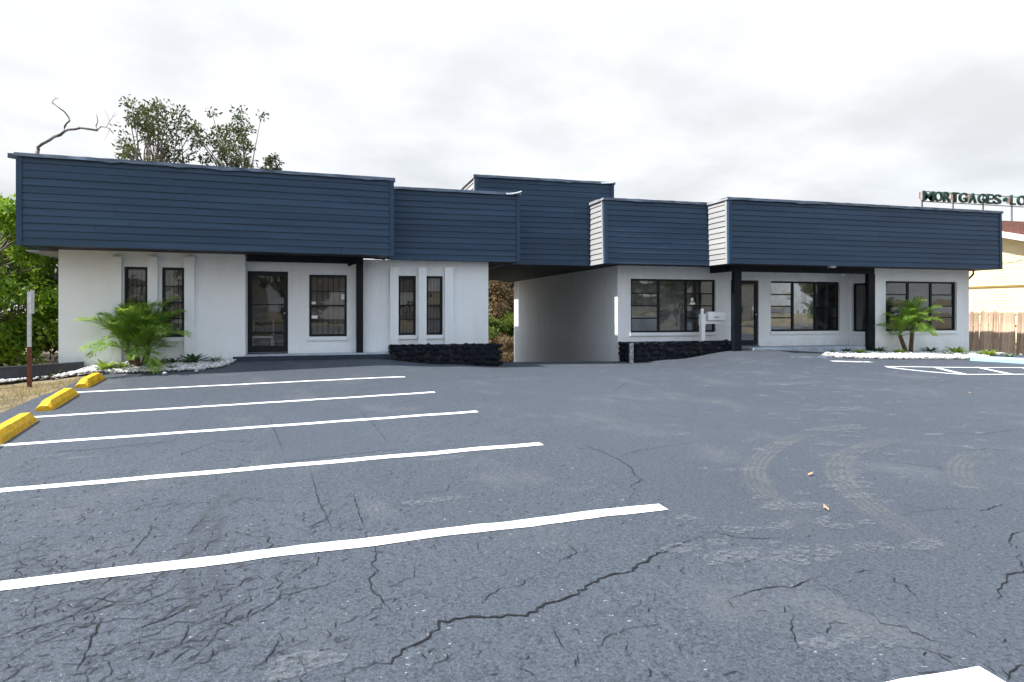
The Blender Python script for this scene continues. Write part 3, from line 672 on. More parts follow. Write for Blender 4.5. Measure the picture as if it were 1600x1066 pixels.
def door(fr, h, rail, hinge_left=True, gl='glass'):
    a, b, z0, z1 = h; t, dep = .11, .05
    m = MB()
    m.box(fr, a, a + t, dep, dep + .07, z0, z1); m.box(fr, b - t, b, dep, dep + .07, z0, z1)
    m.box(fr, a + t, b - t, dep, dep + .07, z0, z0 + .17); m.box(fr, a + t, b - t, dep, dep + .07, z1 - .12, z1)
    dr = m.build('door', MAT['frame'], bld)
    MB().box(fr, a + t, b - t, dep + .03, dep + .037, z0 + .17, z1 - .12).build('pane', MAT[gl], dr)
    if rail: MB().box(fr, a + t, b - t, dep + .005, dep + .06, rail - .016, rail + .016).build('mid_rail', MAT['frame'], dr)
    hm = MB(); c = b - t * .75 if hinge_left else a + t * .75; zc_ = z0 + 1.0
    hm.tube([fr.pt(c - .06, dep, zc_ - .13), fr.pt(c - .06, dep - .055, zc_ - .13), fr.pt(c - .06, dep - .055, zc_ + .13), fr.pt(c - .06, dep, zc_ + .13)], .012, 6)
    hm.box(fr, c - .035, c + .02, dep - .012, dep - .001, zc_ - .15, zc_ + .15); hm.build('pull_handle', MAT['frame'], dr)
    MB().tube([fr.pt(c, dep - .03, zc_ + .02), fr.pt(c, dep - .012, zc_ + .02)], .014, 8).build('lock', MAT['chrome'], dr)
    MB().box(fr, a, b, -.02, dep + .07, z0 - .03, z0 - .002).build('threshold', MAT['frame'], dr)
    return dr

# ---- left wing
sA_R = WA.px(383)[0]
hA = [hole(WA, 194, 417, 230.5, 526.5), hole(WA, 253, 418, 288, 527)]
zwt = zA0 + .01
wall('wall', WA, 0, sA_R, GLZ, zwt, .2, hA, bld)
for h in hA: window(WA, h, 4)
for xa, xb in ((175, 191.5), (232, 247.5), (289, 304.5)):
    a, zt = WA.px(xa, 401.5); b, _ = WA.px(xb, 402); MB().box(WA, a, b, -.13, -.001, -.1, zt).build('pilaster', MAT['stucco'], bld)
slab('wall', WA, .001, .2, .201, 9.5, GLZ, zwt, MAT['stucco'])                     # far left side
XR = WA.pt(sA_R, 0, 0)
RA = Fr(XR[0], XR[1] + .203, R(90))                                               # return wall beside the porch
MB().box(RA, .0, 18.0 - XR[1] - .206, .0, .2, GLZ, zwt).build('wall', MAT['stucco'], bld)
sB_R = WB.px(763)[0]; sB_L = XR[0] - .2
hdr = (WB.px(386.5)[0], WB.px(450)[0], FLL + .02, WB.px(418, 424)[1])
hB = [hdr, hole(WB, 483, 429.5, 542, 526), hole(WB, 622.5, 431, 650, 524), hole(WB, 666, 431.5, 692, 523.5)]
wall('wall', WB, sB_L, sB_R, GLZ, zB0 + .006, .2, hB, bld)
for h, k in zip(hB[1:], (6, 4, 4)): window(WB, h, k)
door(WB, hdr, WB.px(418, 476)[1], gl='glassdark')
for xa, xb in ((609, 622), (653, 665.5), (694, 707)):
    a, zt = WB.px(xa, 418); b, _ = WB.px(xb, 419); MB().box(WB, a, b, -.13, -.001, .1, zt).build('pilaster', MAT['stucco'], bld)
MB().box(Fr(0, 0), sB_R - .2, sB_R, 18.201, 29.5, -1.8, zB0 + .006).build('wall', MAT['stucco'], bld)      # drive side of the left wing
# beam, post
a, zt = WA.px(385.5, 396); b, zb1 = WA.px(567.5, 411.5); zbm = (WA.px(386, 409)[1] + zb1) / 2
MB().box(WA, a, b, -.02, .16, zbm, zA0 + .010).build('porch_beam', MAT['black'], bld)
a, b = WA.px(557)[0], WA.px(567.3)[0]; zpost = WA.px(562, 553)[1]
MB().box(WA, a, b, -.024, .12, zpost, zbm - .002).build('porch_post', MAT['black'], bld)
# stoop with a dark painted riser
sl = MB(); s0, s1 = WB.px(386)[0], WB.px(612)[0]
sl.box(WB, XR[0] + .003, s1, -.62, -.003, .0, FLL - .012); sl.build('stoop', MAT['concrete'], bld)
sl = MB(); sl.box(WB, XR[0] - .25, s1 + .3, -.70, -.621, .0, FLL - .035); sl.build('stoop_riser', MAT['riser'], bld)

# ---- right wing
XP = WD.px(965)[0]; YP2 = 30.7
hdr2 = (WD.px(1142)[0], WD.px(1185.5)[0], FLR + .02, WD.px(1163, 438)[1])
hD = [hole(WD, 985.5, 436.5, 1118.5, 519.5), hdr2, hole(WD, 1204.5, 440, 1312.5, 517.5)]
XE = WE.px(1366)[0]
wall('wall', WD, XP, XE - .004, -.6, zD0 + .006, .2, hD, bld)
window(WD, hD[0], 'picture', False); window(WD, hD[2], 'picture', False); door(WD, hdr2, None)
MB().box(Fr(0, 0), XP, XP + .2, 18.901, YP2, -1.9, zC0 + .006).build('wall', MAT['stucco'], bld)           # wall along the drive
RE = Fr(XE, WD.oy - .003, R(-90))                                                                        # return wall with the narrow window
dE = lambda x: WD.oy - .003 - XE / (ray(x, HY)[0] / ray(x, HY)[1])
zt = CAMH + (HY - 443) / F * (18.4 / ray(1335, HY)[1]); zb = CAMH + (HY - 518) / F * (18.4 / ray(1335, HY)[1])
hR = [(max(.06, dE(1331)), dE(1357), zb, zt)]
wall('wall', RE, 0, WD.oy - .003 - 17.803, -.2, zE0 + .006, .2, hR, bld)
window(RE, hR[0], 'plain', False)
sE_R = WE.px(1514)[0]
hE = [hole(WE, 1384, 440, 1495, 517)]
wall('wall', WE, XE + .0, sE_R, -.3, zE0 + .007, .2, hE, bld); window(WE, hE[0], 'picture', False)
MB().box(Fr(0, 0), sE_R - .2, sE_R, 17.801, 29.0, -.6, zE0 + .007).build('wall', MAT['stucco'], bld)
a = WE.px(1140)[0]; b = XE - .003; zbm2 = (WE.px(1150, 424.5)[1] + WE.px(1360, 428)[1]) / 2
MB().box(WE, a, b, -.02, .16, zbm2, zE0 + .008).build('porch_beam', MAT['black'], bld)
MB().box(Fr(a, 0), 0, .16, 17.763, 18.69, zbm2 + .002, zE0 + .007).build('porch_beam', MAT['black'], bld)
for x0, x1, yb in ((1147, 1158, 551), (1356.5, 1366.5, 549)):
    a, b = WE.px(x0)[0], WE.px(x1)[0]; MB().box(WE, a, b, -.026, .13, .0, zbm2 - .002).build('porch_post', MAT['black'], bld)
sl = MB(); sl.box(WD, WD.px(1150)[0], XE - .01, -.95, -.003, -.1, FLR - .012); sl.build('stoop', MAT['concrete'], bld)
sl = MB(); sl.box(WD, WD.px(1162)[0], XE - .02, -1.0, -.951, -.1, FLR - .03); sl.build('stoop_riser', MAT['concrete'], bld)
# rooms behind the glass
for nm, x0, x1, y0, y1, fl in (('left', WA.ox + .3, sB_R - .21, 18.25, 24.0, FLL), ('right', XP + .21, sE_R - .21, 18.95, 23.5, FLR)):
    MB().box(Fr(0, 0), x0, x1, y0, y1, fl - .1, fl).build('room_floor', MAT['roomfloor'], bld)
    MB().box(Fr(0, 0), x0, x1, y1 + .001, y1 + .1, fl, 2.9).build('room_back_wall', MAT['room'], bld)
    MB().box(Fr(0, 0), x0, x1, y0, y1, 2.78, 2.84).build('room_ceiling', MAT['room'], bld)
MB().box(Fr(0, 0), XE + .25, sE_R - .22, 17.82, 18.949, FLR - .1, FLR - .001).build('room_floor', MAT['roomfloor'], bld)
for x in (XE - 3.2, XE - .6, XP + 3.3): MB().box(Fr(0, 0), x, x + .1, 19.6, 23.5, FLR, 2.77).build('room_partition', MAT['room'], bld)
for fr_, h_, d_ in ((WD, hD[0], .7), (WD, hD[2], .9), (WE, hE[0], .6), (RE, hR[0], .35)):
    MB().box(fr_, h_[0] + .1, h_[1] - (.5 if fr_ is not RE else .1), d_, d_ + .03, h_[2] - .3, h_[3] + .1).build('grey_screen', MAT['screen'], bld)
# small fixtures under the eaves
def eave_camera(fr, x, y, z, parent=bld):
    m = MB(); s_, z_ = fr.px(x, y)
    m.box(fr, s_ - .04, s_ + .04, -.02, .06, z_, z_ + .09); m.tube([fr.pt(s_, -.02, z_ + .02), fr.pt(s_ - .10, -.12, z_ - .03)], [.035, .045], 8); m.build('security_camera', MAT['black'] if z else MAT['white'], parent)
eave_camera(WB.back(-.35), 551, 413, 1); eave_camera(WD.back(-.5), 1317, 428, 0)
m = MB(); s_, z_ = FE.px(1308, 419); m.box(FE, s_ - .1, s_ + .1, .15, .28, zE0 - .05, zE0 + .008); m.build('soffit_lamp', MAT['white'], bld)
p = [Vector((sE_R + .38, 17.75, zE0 - .005)), Vector((sE_R + .38, 17.75, zE0 - .1)), Vector((sE_R + .33, 17.75, zE0 - .16)), Vector((sE_R + .06, 17.75, zE0 - .36)), Vector((sE_R + .045, 17.75, zE0 - .6)), Vector((sE_R + .045, 17.75, .0))]
MB().tube(p, .035, 8).build('downspout', MAT['brownpipe'], bld)
# notices stuck on the glass
def notice(fr, x0, y0, x1, y1, parent=bld, d=.095):
    h = hole(fr.back(d), x0, y0, x1, y1); MB().box(fr, h[0], h[1], d, d + .003, h[2], h[3]).build('window_notice', MAT['paper'], parent)
notice(WB, 533.5, 460, 540.5, 468); notice(WB, 485, 471.5, 493.5, 475.5); notice(WB, 485.5, 493, 496, 498)
notice(WD, 1079.5, 465.5, 1083.5, 471); notice(WD, 1078, 472.5, 1086, 476)
notice(WD, 1218, 475, 1226, 477.5); notice(WD, 1226, 480, 1236, 491, d=.16); notice(WD, 1231, 469, 1240.5, 477, d=.16)

# ================================================================== STONE PLANTERS
ico = bmesh.new(); bmesh.ops.create_icosphere(ico, subdivisions=1, radius=1); bm_v = [v.co.copy() for v in ico.verts]; bm_f = [tuple(v.index for v in f.verts) for f in ico.faces]; ico.free()
stone_mesh = []
for k in range(8):
    me = bpy.data.meshes.new('stone'); rr = random.Random(k)
    me.from_pydata([(v.x * rr.uniform(.8, 1.15), v.y * rr.uniform(.7, 1.1), v.z * rr.uniform(.8, 1.15)) for v in bm_v], [], bm_f); me.materials.append(MAT['stone']); stone_mesh.append(me)
def planter(name, x0, x1, y0, y1, zb0, zb1, ztop, label):
    e = empty(name, ((x0 + x1) / 2, y0, zb1), label, 'planter', 'black rubble planters')
    MB().box(Fr(0, 0), x0 + .06, x1 - .06, y0 + .06, y1, min(zb0, zb1) - .25, ztop - .03).build('mortar_core', MAT['mortar'], e)
    rr = random.Random(name + label)
    def put(x, y, z, sx, sy, sz):
        o = bpy.data.objects.new('stone', rr.choice(stone_mesh)); COL.objects.link(o); o.parent = e
        o.location = Vector((x, y, z)) - e.location; o.scale = (sx, sy, sz); o.rotation_euler = (rr.uniform(-.25, .25), rr.uniform(-.2, .2), rr.uniform(-.2, .2))
    for row in range(4):
        z = ztop - .085 - row * .145
        x = x0 + rr.uniform(.02, .12)
        while x < x1 - .02:
            w = rr.uniform(.20, .36); f = (x + w / 2 - x0) / (x1 - x0); zb = zb0 + (zb1 - zb0) * f
            if z > zb - .12: put(min(x + w / 2, x1 - .1), y0 + .06 + rr.uniform(-.02, .015), z + rr.uniform(-.02, .02), w * .60, .06, .092 * rr.uniform(.9, 1.12))
            x += w
        for xe in (x0 + .05, x1 - .05):
            y = y0 + .12
            while y < y1 - .05:
                w = rr.uniform(.2, .34); put(xe, min(y + w / 2, y1 - .1), z + rr.uniform(-.02, .02), .07, w * .55, .085); y += w
    x = x0 + .1
    while x < x1:
        w = rr.uniform(.18, .3); put(min(x, x1 - .1), y0 + .13, ztop - .02 + rr.uniform(-.008, .008), w * .62, .14, .032); x += w
    return e
pB = planter('stone_planter', 1.45, 4.42, 17.15, 17.865, .22, -.08, .545, 'black stone planter under the barred windows, left of the drive-through')
pD = planter('stone_planter', XP, WD.px(1160, 500, -.9)[0], 17.8, 18.69, -.14, .17, .495, 'black stone planter with a bare grey mortar strip, beside the mailbox')
m = MB(); m.box(Fr(0, 0), XP - .01, XP + .09, 17.765, 17.87, -.4, .47); m.build('mortar_strip', MAT['baremortar'], pD)

# ================================================================== MAILBOX
mb = WD.back(-.55); s0 = mb.px(1097.2)[0]; zt = mb.px(1097, 482)[1]
box_e = empty('mailbox', mb.pt(s0, 0, .45), 'white mailbox on a white post standing in the stone planter', 'mailbox')
m = MB(); m.box(mb, s0 - .065, s0 + .065, -.065, .065, .40, zt - .52); m.box(mb, s0 - .078, s0 + .078, -.078, .078, zt - .53, zt - .18); m.build('post', MAT['whitev'], box_e)
m = MB(); m.tube([mb.pt(s0, 0, zt - .18), mb.pt(s0, 0, zt - .15), mb.pt(s0, 0, zt - .135), mb.pt(s0, 0, zt - .10), mb.pt(s0, 0, zt - .05), mb.pt(s0, 0, zt - .012), mb.pt(s0, 0, zt)], [.06, .07, .04, .055, .062, .035, .006], 10); m.build('finial', MAT['whitev'], box_e, True)
z1 = mb.px(1110, 500.5)[1]; z2 = mb.px(1110, 487)[1]; e0, e1 = mb.px(1104.5)[0], mb.px(1131)[0]
m = MB(); hw, hh = .105, z2 - z1; prof = [(-hw, z1), (hw, z1)] + [(hw * math.cos(t), z1 + hh * .5 + hh * .5 * math.sin(t)) for t in [math.pi * i / 8 for i in range(9)]]
m.prof(mb, e0, e1, prof); m.build('letter_box', MAT['whitev'], box_e)
m = MB(); m.prof(mb, e1 + .001, e1 + .022, [(d * 1.06, z1 - .008 + (z - z1) * 1.06) for d, z in prof]); m.build('box_door', MAT['whitev'], box_e)
MB().box(mb, e0 - .2, e1 - .09, -.04, .04, z1 - .11, z1 - .022).build('arm', MAT['whitev'], box_e)
MB().box(mb, e0 + .02, e1 - .06, -.035, .035, z1 - .021, z1 - .002).build('bracket', MAT['galv'], box_e)
def text_obj(name, body, size, mat, parent, loc, rot, depth=.002, bold=0.0, sx=1.0, align='LEFT'):
    cu = bpy.data.curves.new(name, 'FONT'); cu.body = body; cu.size = size; cu.extrude = depth; cu.offset = bold; cu.align_x = align
    tmp = bpy.data.objects.new('tmp', cu); COL.objects.link(tmp)
    bpy.context.view_layer.update(); me = bpy.data.meshes.new_from_object(tmp.evaluated_get(bpy.context.evaluated_depsgraph_get())); me.name = name
    bpy.data.objects.remove(tmp); me.materials.clear(); me.materials.append(mat)
    Mx = Matrix.Translation(loc) @ Matrix.Rotation(rot, 4, 'Z') @ Matrix.Rotation(R(90), 4, 'X') @ Matrix.Diagonal((sx, 1, 1, 1))
    me.transform(Mx); return mkobj(name, me, mat, parent)
text_obj('house_number', '1065', .085, MAT['number'], box_e, Vector(mb.pt(mb.px(1113)[0], -hw - .003, z1 + .06)), 0, .001, .002)

# ================================================================== CHAIR INSIDE THE LEFT DOOR
ch = empty('waiting_chair', (0, 0, 0), 'black chair with pale tube frame inside the left glass door', 'chair')
fc_ = Fr(0, 18.17); c0, c1 = fc_.px(392.5)[0], fc_.px(424.5)[0]; cz = fc_.px(408, 527)[1]
ch.location = ((c0 + c1) / 2, 18.8, FLL)
for x in (c0, c1):
    m = MB(); m.tube([(x, 18.17, FLL), (x, 18.17, cz), (x, 18.62, cz), (x, 18.64, FLL)], .022, 6); m.build('leg_frame', MAT['chrome'], ch)
    m = MB(); m.tube([(x, 18.60, cz), (x, 18.66, cz + .12), (x, 18.7, cz + .42)], .012, 6); m.build('back_post', MAT['chrome'], ch)
MB().tube([(c0, 18.165, cz), (c1, 18.165, cz)], .022, 6).build('front_rail', MAT['chrome'], ch)
MB().box(Fr(0, 0), c0 + .03, c1 - .03, 18.18, 18.62, cz + .03, cz + .10).build('seat', MAT['chairblack'], ch)
MB().box(Fr(0, 0), c0 + .02, c1 - .04, 18.65, 18.71, cz + .14, cz + .50).build('backrest', MAT['chairblack'], ch)

# ================================================================== WHEEL STOPS, SIGN POST, LOW WALL, BLUE KERB
def wheel_stop(a, b, label):
    A, B = Vector(a), Vector(b); c = (A + B) / 2; t = (B - A).normalized(); L = (B - A).length
    n = Vector((-t.y, t.x)); m = MB(); prof = [(-.125, 0), (-.11, .085), (-.06, .16), (.06, .16), (.11, .085), (.125, 0)]
    rings = [(0, .0), (.0, .55), (.16, 1), (L / 2 - .02, 1), (L / 2, .985), (L / 2 + .02, 1), (L - .16, 1), (L, .55), (L, 0)]
    for q, k in rings[1:-1]:
        p = A + t * q
        for d, z in prof:
            x, y = p.x + n.x * d, p.y + n.y * d; m.v.append((x, y, hgt(x, y) - .005 + z * k + (random.uniform(-.004, .004) if z else 0)))
    nr, np_ = len(rings) - 2, 6
    m.f = [(i * np_ + j, i * np_ + j + 1, (i + 1) * np_ + j + 1, (i + 1) * np_ + j) for i in range(nr - 1) for j in range(np_ - 1)] + [tuple(range(np_)), tuple((nr - 1) * np_ + j for j in range(np_ - 1, -1, -1))]
    return tag(m.build('wheel_stop', MAT['yellow']), label, 'wheel stop', 'yellow wheel stops along the grass')
wheel_stop(gpx(127, 606.5), gpx(155, 592.5), 'yellow concrete wheel stop farthest back, touching the white stone bed')
wheel_stop(gpx(68, 642.5), gpx(111, 617.5), 'yellow concrete wheel stop in the middle of the row of three')
wheel_stop(gpx(-42, 712), gpx(44, 659), 'yellow concrete wheel stop nearest the camera, cut by the frame')

gx, gy = gpx(46, 603)
sp = empty('sign_post', GZ(gx, gy, 0), 'thin post rusted below with a sign panel seen edge-on', 'sign post')
z0 = hgt(gx, gy); zr = z0 + .82
MB().box(Fr(gx, gy), -.035, .035, -.03, .03, z0 - .1, zr).build('rusty_foot', MAT['rust'], sp)
MB().box(Fr(gx, gy), -.033, .033, -.028, .028, zr + .001, z0 + 1.98).build('post', MAT['galv'], sp)
fs = Fr(gx + .045, gy + .02, R(94)); MB().box(fs, -.10, .10, -.006, .006, z0 + 1.52, z0 + 2.02).build('sign_panel', MAT['signback'], sp)

m = MB(); a = WA.px(0, 570, -.05)[0] ; zt0 = .19
P0, P1 = (-7.25, 16.75), (-5.55, 17.18); d_ = Vector((P1[0] - P0[0], P1[1] - P0[1])).normalized(); fk = Fr(P0[0], P0[1], math.atan2(d_.y, d_.x)); Lk = (Vector(P1) - Vector(P0)).length
m.add([fk.pt(0, -.1, -.3), fk.pt(Lk, -.1, -.2), fk.pt(Lk, .1, -.2), fk.pt(0, .1, -.3), fk.pt(0, -.1, .19), fk.pt(Lk, -.1, .262), fk.pt(Lk, .1, .262), fk.pt(0, .1, .19)], [(3, 2, 1, 0), (4, 5, 6, 7), (0, 1, 5, 4), (1, 2, 6, 5), (2, 3, 7, 6), (3, 0, 4, 7)])
tag(m.build('low_wall', MAT['kerb']), 'low black wall beside the left corner of the building', 'wall')

k0, k1 = gpx(1516, 563.5), gpx(1640, 571)
fk2 = Fr(k0[0], k0[1], math.atan2(k1[1] - k0[1], k1[0] - k0[0])); m = MB(); n = 14; Lk2 = math.hypot(k1[0] - k0[0], k1[1] - k0[1]) + 1
for i in range(n + 1):
    s_ = Lk2 * i / n
    for d, z in ((-.02, -.05), (0, .10), (.03, .125), (.38, .13), (.40, -.05)):
        q = fk2.pt(s_, d, 0); m.v.append((q[0], q[1], hgt(q[0], q[1]) + z))
m.f = [(5 * i + j, 5 * i + 5 + j, 5 * i + 6 + j, 5 * i + 1 + j) for i in range(n) for j in range(4)] + [(0, 1, 2, 3, 4), tuple(5 * n + j for j in (4, 3, 2, 1, 0))]
tag(m.build('kerb', MAT['blue']), 'pale blue painted kerb in front of the wooden fence', 'kerb')

# ================================================================== GRAVEL BEDS
def inside(x, y, poly):
    c = False; n = len(poly)
    for i in range(n):
        (x1, y1), (x2, y2) = poly[i], poly[(i + 1) % n]
        if (y1 > y) != (y2 > y) and x < (x2 - x1) * (y - y1) / (y2 - y1) + x1: c = not c
    return c
TETRA = np.array([tuple(v) for v in bm_v]); TF = np.array(bm_f)
def gravel_bed(name, poly, count, size, label):
    xs = [p[0] for p in poly]; ys = [p[1] for p in poly]
    m = MB(); st = .12; ix = {}
    for i in range(int((max(xs) - min(xs)) / st) + 1):
        for j in range(int((max(ys) - min(ys)) / st) + 1):
            x, y = min(xs) + i * st, min(ys) + j * st
            if inside(x + st / 2, y + st / 2, poly):
                m.add([GZ(x, y, .012), GZ(x + st, y, .012), GZ(x + st, y + st, .012), GZ(x, y + st, .012)], [(0, 1, 2, 3)])
    V = []; k = 0; g = np.random.default_rng(len(poly) * 31 + count)
    while k < count:
        x, y = g.uniform(min(xs) - .05, max(xs)), g.uniform(min(ys) - .08, max(ys))
        if not inside(x, y, poly) and g.random() > .0015: continue
        k += 1; s_ = size * g.uniform(.55, 1.25)
        a = g.uniform(0, 6.28); ca, sa = math.cos(a), math.sin(a)
        v = TETRA * np.array([s_ * g.uniform(.8, 1.4), s_ * g.uniform(.7, 1.05), s_ * g.uniform(.45, .75)]) * g.uniform(.85, 1.15, (len(TETRA), 1))
        v = np.stack([v[:, 0] * ca - v[:, 1] * sa, v[:, 0] * sa + v[:, 1] * ca, v[:, 2]], 1) + np.array([x, y, hgt(x, y) + .015 + s_ * .35 + g.uniform(0, .02)])
        V.append(v[TF.ravel()])
    base = m.build(name, MAT['gravelbase'], None, False, False); tag(base, label, 'gravel bed', kind='stuff')
    return fast_mesh('river_stones', np.concatenate(V), 3, MAT['gravel'], base, 'stuff')
wa = lambda x, d: WA.pt(WA.px(x)[0], d, 0)[:2]
bedL = [gpx(-40, 605), gpx(0, 600), gpx(40, 595), gpx(70, 592), gpx(105, 589), gpx(150, 583), gpx(200, 584), gpx(250, 582), gpx(300, 580), gpx(340, 576), gpx(358, 570), wa(374, -.02), wa(250, -.02), wa(92, -.02), (-5.6, 17.0), (-7.3, 16.62)]
gravel_bed('gravel_bed', bedL, 3000, .045, 'white river stones along the wall under the left palm')
bedR = [gpx(1282, 556), gpx(1310, 559.5), gpx(1360, 561), gpx(1440, 561.5), gpx(1516, 562), (21.6, 16.5), (22.0, 17.55), (sE_R, 17.57), (XE, 17.57), (XE - .1, 17.45), gpx(1330, 550)]
gravel_bed('gravel_bed', bedR, 2600, .05, 'white river stones along the wall under the right palm')
bedK = [fk2.pt(0.1, .42, 0)[:2], fk2.pt(Lk2, .42, 0)[:2], fk2.pt(Lk2, .95, 0)[:2], fk2.pt(.1, .95, 0)[:2]]
gravel_bed('gravel_bed', bedK, 500, .05, 'strip of pale stones behind the blue kerb')

# ================================================================== PLANTS
def frond_mesh(seed, L=1.0):
    rr = random.Random(seed); m = MB(); n = 26; pts = []
    droop = rr.uniform(.75, 1.25)
    for i in range(n + 1):
        t = i / n; a = 1.0 - 1.45 * droop * t ** 1.4
        pts.append(Vector((0, 0, 0)) if i == 0 else pts[-1] + Vector((math.cos(a), 0, math.sin(a))) * L / n)
    m.tube(pts[::4] + [pts[-1]], [.011 * (1 - .8 * i / 7) for i in range(len(pts[::4]) + 1)], 3)
    for i in range(5, n + 1):
        t = i / n; p = pts[i]; tg = (pts[i] - pts[i - 1]).normalized(); up = Vector((-tg.z, 0, tg.x))
        ll = .36 * L * math.sin(math.pi * min(1, .22 + .74 * t)) ** .7 * rr.uniform(.85, 1.1)
        for sgn in (-1, 1):
            for q in (0, .5):
                b = p - tg * (L / n * q)
                d = (tg * rr.uniform(.75, 1.15) + Vector((0, sgn, 0)) * rr.uniform(.5, .85) + up * rr.uniform(-.15, .45)).normalized()
                mid = b + d * ll * .5; tip = b + d * ll + Vector((0, 0, -ll * rr.uniform(.05, .3))); w = tg.cross(d).normalized().cross(d).normalized() * .0095 * L
                m.add([b, mid + w, tip, mid - w], [(0, 1, 2, 3)])
    me = bpy.data.meshes.new('frond'); me.from_pydata([tuple(v) for v in m.v], [], m.f); me.materials.append(MAT['palm']); return me
FROND = [frond_mesh(k) for k in range(6)]
def palm(x, y, trunks, label, fl, seed):
    rr = random.Random(seed); z = hgt(x, y); e = empty('date_palm', (x, y, z), label, 'palm', 'pygmy date palms')
    for (dx, dy, lx, ly, ht, nf) in trunks:
        n = 9; m = MB(); pts = []; rad = []
        for i in range(n * 2):
            t = i / (n * 2 - 1); pts.append((x + dx + lx * t, y + dy + ly * t, z - .03 + ht * t)); rad.append((.068 - .012 * t) * (1.16 if i % 2 else .92))
        m.tube(pts, rad, 9); tr = m.build('trunk', MAT['palmbark'], e)
        top = Vector(pts[-1])
        for k in range(nf):
            f = k / nf; el = R((90 - 62 * f if f < .8 else 78 - 70 * f) + rr.uniform(-10, 10)); az = k * 2.39996 + rr.uniform(-.25, .25)
            o = bpy.data.objects.new('frond', rr.choice(FROND)); COL.objects.link(o); o.parent = e
            s_ = fl * rr.uniform(.8, 1.1) * (1.0 - .15 * f)
            o.location = top - e.location + Vector((0, 0, -.05 * f)); o.rotation_euler = Matrix.Rotation(az, 3, 'Z').to_quaternion().to_matrix().to_euler()
            o.rotation_euler = (Matrix.Rotation(az, 3, 'Z') @ Matrix.Rotation(-(el - R(42)), 3, 'Y')).to_euler(); o.scale = (s_, s_, s_)
    return e
x, y = gpx(213, 574); palm(x, y, [(-.04, 0, -.16, .05, .42, 19), (.12, .05, .12, .0, .40, 17), (.05, -.08, .0, -.08, .36, 8)], 'bushy multi-trunk palm in front of the barred windows at left', 1.38, 3)
x, y = gpx(1421, 553); palm(x, y, [(.04, 0, .08, .0, .85, 24), (-.10, .0, -.28, .0, .62, 12)], 'two-trunk palm in front of the far right window', 1.12, 5)

def rosette(name, x, y, r, mat, n, label, upright=.8, group='succulents in the stone beds'):
    rr = random.Random(int(x * 1000) + n); m = MB(); z = hgt(x, y) + .02
    for k in range(n):
        az = k * 2.4 + rr.uniform(-.3, .3); f = k / n; el = (1 - f) * 1.25 * upright + f * .3; L = r * rr.uniform(.85, 1.15); w = L * .17
        h = Vector((math.cos(az), math.sin(az), 0)); sd = Vector((-h.y, h.x, 0)); P = []
        for t, ww in ((0, .6), (.35, 1), (.7, .7), (1, .05)):
            c = Vector((x, y, z)) + h * (L * t * math.cos(el) * (1 + .25 * t)) + Vector((0, 0, L * t * math.sin(el) - .15 * L * t * t))
            P += [c - sd * w * ww + Vector((0, 0, .10 * w)), c + Vector((0, 0, -.25 * w * ww)), c + sd * w * ww + Vector((0, 0, .10 * w))]
        m.add(P, [(3 * i + j, 3 * i + 3 + j, 3 * i + 4 + j, 3 * i + 1 + j) for i in range(3) for j in range(2)])
    o = m.build(name, MAT[mat], None, True, False); return tag(o, label, 'succulent', group)
for px_, py_, r, mt, n, lb in ((120, 581, .30, 'agave', 26, 'bright green succulent beside the end of the low black wall'), (166, 579, .40, 'agave', 16, 'spiky green succulent left of the palm trunks, behind the far wheel stop'), (192, 577, .24, 'agave', 22, 'small bright succulent just left of the palm trunks'),
                           (243, 575, .40, 'agave', 18, 'tall green succulent just right of the left palm trunks'), (271, 570, .28, 'agavedark', 16, 'small dark succulent under the right barred window of the left wing'), (301, 569, .42, 'agavedark', 22, 'wide dark green succulent near the glass door, on the white stones'),
                           (335, 568, .30, 'agavegrey', 14, 'low grey succulent at the right tip of the left stone bed'), (82, 590, .26, 'agavegrey', 16, 'grey-green succulent in front of the low black wall'), (268, 578, .20, 'agavegrey', 14, 'tiny grey succulent among the stones right of the left palm'),
                           (1298, 553, .20, 'agavegrey', 14, 'grey succulent at the left tip of the right stone bed'), (1311, 551.5, .30, 'agavedark', 18, 'dark succulent at the edge of the right porch'), (1344, 554, .28, 'agave', 26, 'bright yellow-green succulent left of the black corner post'), (1360, 551, .34, 'agavedark', 20, 'dark succulent at the foot of the black corner post'),
                           (1404, 554, .28, 'agave', 26, 'bright yellow-green succulent left of the right palm trunks'), (1449, 552, .34, 'agavedark', 16, 'dark succulent just right of the right palm trunks'), (1479, 556.5, .28, 'agavegrey', 18, 'grey succulent between the dark one and the big green one'), (1494, 554, .44, 'agave', 22, 'big green succulent at the right corner of the building'),
                           (1507, 557, .24, 'agavegrey', 16, 'small grey succulent right of the big green one'), (1545, 557, .36, 'agave', 24, 'bright yellow-green succulent in front of the wooden fence'), (1530, 556, .26, 'agavegrey', 16, 'pale grey succulent left of the yellow-green one by the fence'), (1577, 560, .28, 'agavegrey', 16, 'pale grey succulent behind the blue kerb at the frame edge')):
    X, Y = gpx(px_, py_)
    rosette('succulent', X, min(Y, 17.35 if X > 0 else 17.1), r * .82, mt, n, lb)

# dry grass at the left edge
g = np.random.default_rng(5); V = []
for _ in range(17000):
    x, y = g.uniform(-11, -5.05), g.uniform(6.5, 16.6)
    if inside(x, y, bedL) or (x > -5.3 and g.random() < .4): continue
    if y > 16.4 and x < -5.5: continue
    z = hgt(x, y) - .03; hh = g.uniform(.02, .075) * (1.8 if math.sin(x * 3) + math.sin(y * 2.3) > 1.2 else 1); a = g.uniform(0, 6.28); w = .006
    lx, ly = g.normal(0, .6, 2) * hh
    dx, dy = math.cos(a) * w, math.sin(a) * w
    V += [(x - dx, y - dy, z), (x + dx, y + dy, z), (x + lx, y + ly, z + hh)]
tag(fast_mesh('dry_grass', np.array(V), 3, MAT['grass']), 'patch of short dry grass beside the yellow wheel stops', 'grass', kind='stuff')

